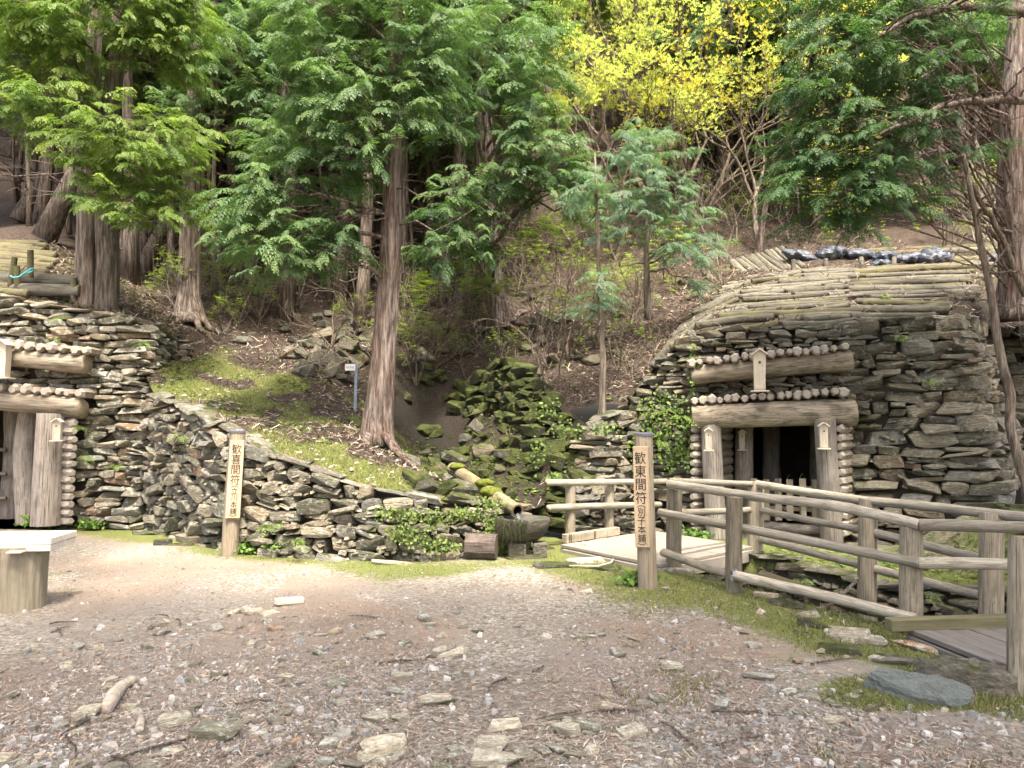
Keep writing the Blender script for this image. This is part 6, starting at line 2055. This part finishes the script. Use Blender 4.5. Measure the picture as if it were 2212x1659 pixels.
for i in range(45):
    p = trace(random.uniform(1300, 2200), random.uniform(380, 545), 15)
    sc_ = random.uniform(.9, 2.0); k = random.choice((0, 1, 1, 2, 3))
    t = ob('brush', None, None, Matrix.Translation(p) @ Matrix.Rotation(random.uniform(0, 6.28), 4, 'Z') @ Matrix.Scale(sc_, 4), 'low brush', 'brush', 'low brush on the forest slope')
    ob('stems', BR[k][0], t, W[t])
    if BR[k][1]: ob('leaves', BR[k][1], t, W[t], kind='stuff')
    brush.append(t)
name_by_landmark(brush, 'low twiggy brush', SLAND + [(trace(1640, 540, 14), 'bronze-tipped budding tree'), (trace(1900, 500, 15), 'overhanging dark boughs'), (trace(2040, 490, 14), 'leaning trunk above the highest log bank'), (trace(2150, 470, 14), 'massive pale trunk at the edge')])

# ------------------------------------------------------------------ forest behind
def forest_proto(seed, h, crown_from, lean=0.0, leafm=M_LEAF_F, dead=26, rad=.13, base_curve=0.0, barkm=None):
    r = np.random.default_rng(seed)
    z = np.linspace(0, h, 9)
    P = np.stack([lean * z + base_curve * np.exp(-z / .8) + .10 * np.sin(z * .7 + seed), .08 * np.cos(z * .6 + seed), z], -1)
    P -= P[0]
    rr = np.interp(z, [0, h], [rad, rad * .3])
    V, Q, T = tube(P, rr * (1 + .5 * np.exp(-z / .35)), 10, .08, seed)
    A = Acc(); A.add(V, Q, T)
    on = lambda q: np.array([np.interp(q, z, P[:, 0]), np.interp(q, z, P[:, 1]), q])
    for i in range(dead):
        q = r.uniform(.8, crown_from + 1.5); b = on(q); a = r.uniform(0, 6.283); L = r.uniform(.4, 1.6)
        P2 = curve_pts(b, b + np.array([math.cos(a) * L, math.sin(a) * L, r.uniform(-.3, .4) * L]), 5, -.05 * L, .05 * L, r)
        V, Q, T = tube(P2, [.018, .014, .01, .007, .004], 4); A.add(V, Q, T)
    LV = Acc()
    for i in range(int((h - crown_from) * 7)):
        q = crown_from + (h - crown_from) * (r.random() ** .9)
        a = r.uniform(0, 6.283); L = (1 - (q - crown_from) / (h - crown_from) * .75) * r.uniform(.8, 1.9)
        b = on(q); e = b + np.array([math.cos(a) * L, math.sin(a) * L, -.15 * L + .1])
        P2 = curve_pts(b, e, 5, .12 * L, .03, r)
        V, Q, T = tube(P2, [.022, .017, .012, .008, .004], 4); A.add(V, Q, T)
        cen = np.array([P2[2], P2[3], P2[4]]) + r.normal(0, .12, (3, 3))
        cen = np.repeat(cen, 2, 0) + r.normal(0, .1, (6, 3))
        V, Q, C = fan(cen, np.tile([math.cos(a), math.sin(a), 0.], (6, 1)), r.uniform(.5, .95, 6), r, r.uniform(.2, 1, 6), .4, 6)
        LV.add(V, None, Q, C)
    return A.mesh('trunk', barkm or M_BARKD, True), LV.mesh('crown', leafm)


PROTO = [forest_proto(201, 10, 4.0), forest_proto(202, 11, 4.8, .03), forest_proto(203, 9, 3.6, -.03, M_LEAF_M), forest_proto(204, 12, 5.2, .02, M_LEAF_F, 36, .14), forest_proto(205, 8, 3.8, .08, M_LEAF_F, 26, .09), forest_proto(206, 10, 3.6, .05, M_LEAF_M, 22, .14, -.5, M_BARKG)]
spots = []
for _ in range(4000):
    if len(spots) >= 230: break
    y = 15.5 + 46 * random.random() ** 1.1
    x = random.uniform(-1, 1) * (y * .74 + 1)
    u, _v = proj((x, y, H(np.array([x]), np.array([y]))[0]))
    if y < 19 and not (u < 400 or 520 < u < 1250): continue
    if 1120 < u < 1760 and y < 28: continue
    if u > 1680 and y < 19: continue
    if any(math.hypot(x - a, y - b) < .8 + y * .012 for a, b in spots): continue
    spots.append((x, y))
for _ in range(3000):
    if len(spots) >= 290: break
    y = random.uniform(16.6, 22); x = random.uniform(-.5, -.03) * y
    if any(math.hypot(x - a, y - b) < .62 for a, b in spots): continue
    spots.append((x, y))
for _ in range(3000):
    if len(spots) >= 335: break
    y = random.uniform(20.5, 30); x = random.uniform(.22, .74) * y
    if any(math.hypot(x - a, y - b) < .9 for a, b in spots): continue
    spots.append((x, y))
near_trees = []
def plant_tree(x, y, z, k, sc, rot, label, group, name='forest_cypress'):
    t = ob(name, None, None, Matrix.Translation((x, y, z)) @ Matrix.Rotation(rot, 4, 'Z') @ Matrix.Scale(sc, 4), label, 'tree', group)
    ob('trunk', PROTO[k][0], t, W[t]); ob('crown', PROTO[k][1], t, W[t])
    return t
for x, y in spots:
    z = float(H(np.array([x]), np.array([y]))[0]) - .08
    t = plant_tree(x, y, z, random.randrange(5), random.uniform(.85, 1.25), random.uniform(0, 6.28), 'slender dark cypress in the crowded forest far up the slope', 'cypresses in the forest up the slope')
    if y < 21: near_trees.append(t)
TLAND = SLAND + [(trace(1640, 540, 14), 'bronze-tipped budding tree'), (trace(2040, 490, 14), 'leaning trunk above the highest log bank'), (trace(95, 512, 13), 'broad pale trunk above the mossy log roof'), (trace(300, 590, 13), 'curved trunk behind the twin trunks'), (trace(1190, 560, 12), 'yellow-green shrub behind the young cypress'), (trace(640, 560, 12), 'low boughs of the main cypress')]
name_by_landmark(near_trees, 'slender forest cypress', TLAND)
for i, (u, v, y, sc_, rot, lb) in enumerate(((95, 512, 16.6, 1.25, 0, 'broad pale trunk with curved base above the mossy log roof'), (40, 470, 18.5, 1.0, .3, 'curved trunk at the picture edge above the mossy log roof'), (300, 590, 16.0, 1.0, .2, 'curved trunk leaning behind the twin trunks'), (330, 540, 17.5, 1.1, -.2, 'thick curved trunk right behind the twin trunks'),
                                             (2040, 490, 18.5, 1.1, 3.0, 'leaning trunk above the highest log bank'), (2095, 480, 18.9, 1.0, 2.8, 'curved trunk beside the leaning one above the log bank'), (790, 600, 17.5, 1.1, 3.1, 'trunk with arched bare roots left behind the main cypress'))):
    p = trace(u, v, 13)
    plant_tree(p.x, p.y, p.z - .1, 5, sc_, rot, lb, None, 'curved_cypress')
POLE = forest_proto(220, 9, 7.6, .02, M_LEAF_F, 26, .055, 0, M_TWIG), forest_proto(221, 8, 6.8, -.02, M_LEAF_F, 24, .05, 0, M_TWIG)
npole = 0
near_poles = []
while npole < 215:
    y = 16 + 16 * random.random(); x = random.uniform(-1, 1) * (y * .70)
    u, _v = proj((x, y, H(np.array([x]), np.array([y]))[0]))
    if (u > 1640 and y < 19) or (1150 < u < 1720 and y < 23): continue
    t = ob('bare_pole_tree', None, None, Matrix.Translation((x, y, float(H(np.array([x]), np.array([y]))[0]) - .05)) @ Matrix.Rotation(random.uniform(0, 6.28), 4, 'Z') @ Matrix.Rotation(R(random.gauss(0, 5)), 4, 'X') @ Matrix.Scale(random.uniform(.6, 1.15), 4), 'thin bare-branched pole tree among the far forest trunks', 'tree', 'bare pole trees in the forest')
    k = random.randrange(2)
    ob('trunk', POLE[k][0], t, W[t]); ob('crown', POLE[k][1], t, W[t])
    if y < 22: near_poles.append(t)
    npole += 1
name_by_landmark(near_poles, 'thin bare pole tree', TLAND)
# trees behind the viewer that shade the yard
for i, (x, y, k, sc_) in enumerate(((6.4, 1.2, 1, 1.3), (3.7, .4, 3, 1.25), (1.3, -.4, 1, 1.3), (-1.2, -1.2, 3, 1.3), (7.6, 3.6, 3, 1.2), (-5.6, 4.6, 1, 1.2), (5.2, -2.4, 3, 1.4), (9.0, 6.2, 1, 1.2), (-3.6, -2.2, 1, 1.2))):
    plant_tree(x, y, -.05, k, sc_, i * 1.3, 'tall cypress standing behind the viewpoint and shading the yard', 'cypresses behind the viewpoint')

# ------------------------------------------------------------------ ferns, ivy and herbs on the walls
def fern(p, size, n, seed, label, facing=(0, -1), group=None, cat='fern', mat=None):
    r = np.random.default_rng(seed)
    A = Acc()
    for i in range(n):
        a = math.atan2(facing[1], facing[0]) + r.uniform(-1.2, 1.2)
        L = size * r.uniform(.6, 1.1); e = r.uniform(.2, 1.0)
        k = 9
        t = np.linspace(0, 1, k)
        ax = np.stack([np.cos(a) * np.cos(e) * L * t, np.sin(a) * np.cos(e) * L * t, L * (np.sin(e) * t - .75 * t * t)], -1) + np.array([*p])
        sd = np.array([-math.sin(a), math.cos(a), 0])
        for j in range(1, k):
            w = L * .26 * (1 - (j / k)) ** .7 + .004
            tv = (ax[min(j + 1, k - 1)] - ax[j - 1]) * .3
            for s_ in (-1, 1):
                b = ax[j]; tip = b + sd * s_ * w + tv
                A.add([b - tv * .25, b + sd * s_ * w * .5 - tv * .1, tip, b + sd * s_ * w * .5 + tv * .8], [(0, 1, 2, 3)], None, np.array(GREEN[r.integers(4)]) * r.uniform(.9, 1.5))
    ob('fern', A.mesh('fern', mat or M_BLADE), None, None, label, cat, group)


for i, (u, v, y, s_, lb) in enumerate(((133, 690, 10.85, .26, 'bright fern high on the pale mine wall'), (122, 735, 10.85, .20, 'fern above the hewn log ends of the pale mine'), (312, 745, 10.9, .26, 'fern at the rounded corner of the pale mine wall'), (178, 925, 10.6, .22, 'fern beside the stacked log ends of the pale mine'), (185, 985, 10.65, .18, 'dark fern halfway down beside the stacked log ends'),
                                       (250, 1010, 10.65, .22, 'moss-green fern low on the pale mine wall'), (580, 1140, 8.6, .22, 'fern on the curved wall right of the leaning sign post'), (600, 1135, 8.55, .18, 'fern in the middle of the curved wall'), (1435, 890, 10.1, .26, 'upper fern in the ivy beside the fenced mine'), (1470, 905, 10.05, .28, 'right fern in the ivy beside the fenced mine'), (1430, 960, 10.05, .22, 'lower fern in the ivy beside the fenced mine'),
                                       (1945, 733, 9.35, .2, 'fern high on the stone buttress'), (2010, 825, 9.3, .2, 'fern halfway down the stone buttress'), (1908, 640, 11.6, .2, 'little fern growing between the roof logs'), (1190, 1030, 9.9, .2, 'fern below the ravine wall by the handrail'), (385, 945, 9.6, .2, 'grassy fern in the curved wall near its high end'), (640, 1170, 8.4, .24, 'fern at the foot of the curved wall'), (1730, 1255, 7.7, .2, 'fern in the ditch wall behind the fence'), (2010, 1290, 6.4, .18, 'grassy fern in the ditch near the tall posts'))):
    fern(at(u, v, y), s_, 9, 300 + i, lb)


def leaf_sheet(name, label, gen, n, s0, s1, palette, seed, cat='ivy'):
    """climbing leaves on a wall: gen gives (point, outward)"""
    r = np.random.default_rng(seed)
    V = []; C = []
    for i in range(n):
        p, o = gen(r)
        o = Vector(o); L = r.uniform(s0, s1)
        x = Vector((1, 0, 0)); d = (Vector((r.uniform(-1, 1), 0, r.uniform(-1, .3))) + o * r.uniform(.2, .8)).normalized()
        s_ = d.cross(o + Vector((r.normal(0, .3), 0, r.normal(0, .3)))).normalized() * L * .38
        b = p + o * r.uniform(.0, .05)
        V += [b, b + d * L * .45 + s_, b + d * L, b + d * L * .45 - s_]
        C += [np.array(palette[r.integers(len(palette))]) * r.uniform(.7, 1.3)] * 4
    me = mk('foliage', np.array([[*v] for v in V]), None, np.arange(len(V)).reshape(-1, 4), [M_BLADE], None, np.array(C))
    root = thing(name, V[0], label, cat)
    ob('foliage', me, root, kind='stuff')
    return root


def ivy_gen(blobs, nodes):
    def g(r):
        u0, v0, ru, rv = blobs[r.integers(len(blobs))]
        u, v = u0 + r.normal(0, ru * .5), v0 + r.normal(0, rv * .5)
        us_ = [n[0][0] for n in nodes]; ys_ = [(n[0][2] + n[1][2]) / 2 for n in nodes]
        y = float(np.interp(u, us_, ys_)) - .16
        return at(u, v, y), (0, -1, .25)
    return g


IV = [(.10, .17, .03), (.075, .13, .026), (.15, .22, .045), (.06, .10, .02)]
leaf_sheet('ivy', 'creeping ivy hanging over the slab wall beside the fenced mine', ivy_gen([(1440, 870, 50, 30), (1460, 910, 45, 40), (1420, 940, 40, 40), (1450, 990, 40, 40), (1400, 900, 30, 40), (1495, 800, 6, 50), (1380, 980, 25, 40), (1480, 960, 25, 40)], WR1), 900, .03, .075, IV, 1)
leaf_sheet('ivy', 'leafy creeper covering the low end of the curved wall', ivy_gen([(860, 1110, 50, 14), (940, 1120, 45, 20), (900, 1160, 50, 25), (960, 1180, 35, 20), (1060, 1090, 30, 15), (1060, 1130, 22, 30), (1085, 1180, 14, 35), (1010, 1110, 40, 15), (870, 1150, 30, 20)], RET), 1500, .02, .055, [(.10, .15, .03), (.13, .19, .04), (.18, .22, .06), (.075, .12, .025)], 2)
leaf_sheet('ivy', 'small leafy plants on the ravine wall by the handrail', ivy_gen([(1200, 1030, 25, 12), (1230, 930, 40, 20), (1300, 930, 40, 12), (1180, 890, 30, 20), (1160, 980, 30, 40)], WRV), 420, .025, .06, IV, 3)


def herb(u, v, w, h, label, seed):
    c = yard(u, v)
    def g(r):
        return c + Vector((r.normal(0, w * .4), r.normal(0, w * .25), abs(r.normal(0, h * .5)) + .02)), (r.normal(0, .3), -.7, .7)
    leaf_sheet('herb', label, g, 170, .04, .085, [(.10, .19, .03), (.14, .24, .04), (.075, .15, .03)], seed, 'herb')


herb(100, 1140, .32, .14, 'bright leafy herb at the foot of the broad silvery post', 5)
herb(200, 1142, .22, .07, 'low herb at the foot of the stacked log ends', 6)
herb(610, 1198, .22, .16, 'green herb at the foot of the curved wall', 7)
herb(530, 1195, .2, .1, 'small herb right behind the leaning sign post', 8)
herb(1500, 1165, .2, .08, 'low herb beside the door post of the fenced mine', 9)
herb(1372, 1262, .2, .06, 'small green plant at the foot of the brown-boarded sign post', 10)
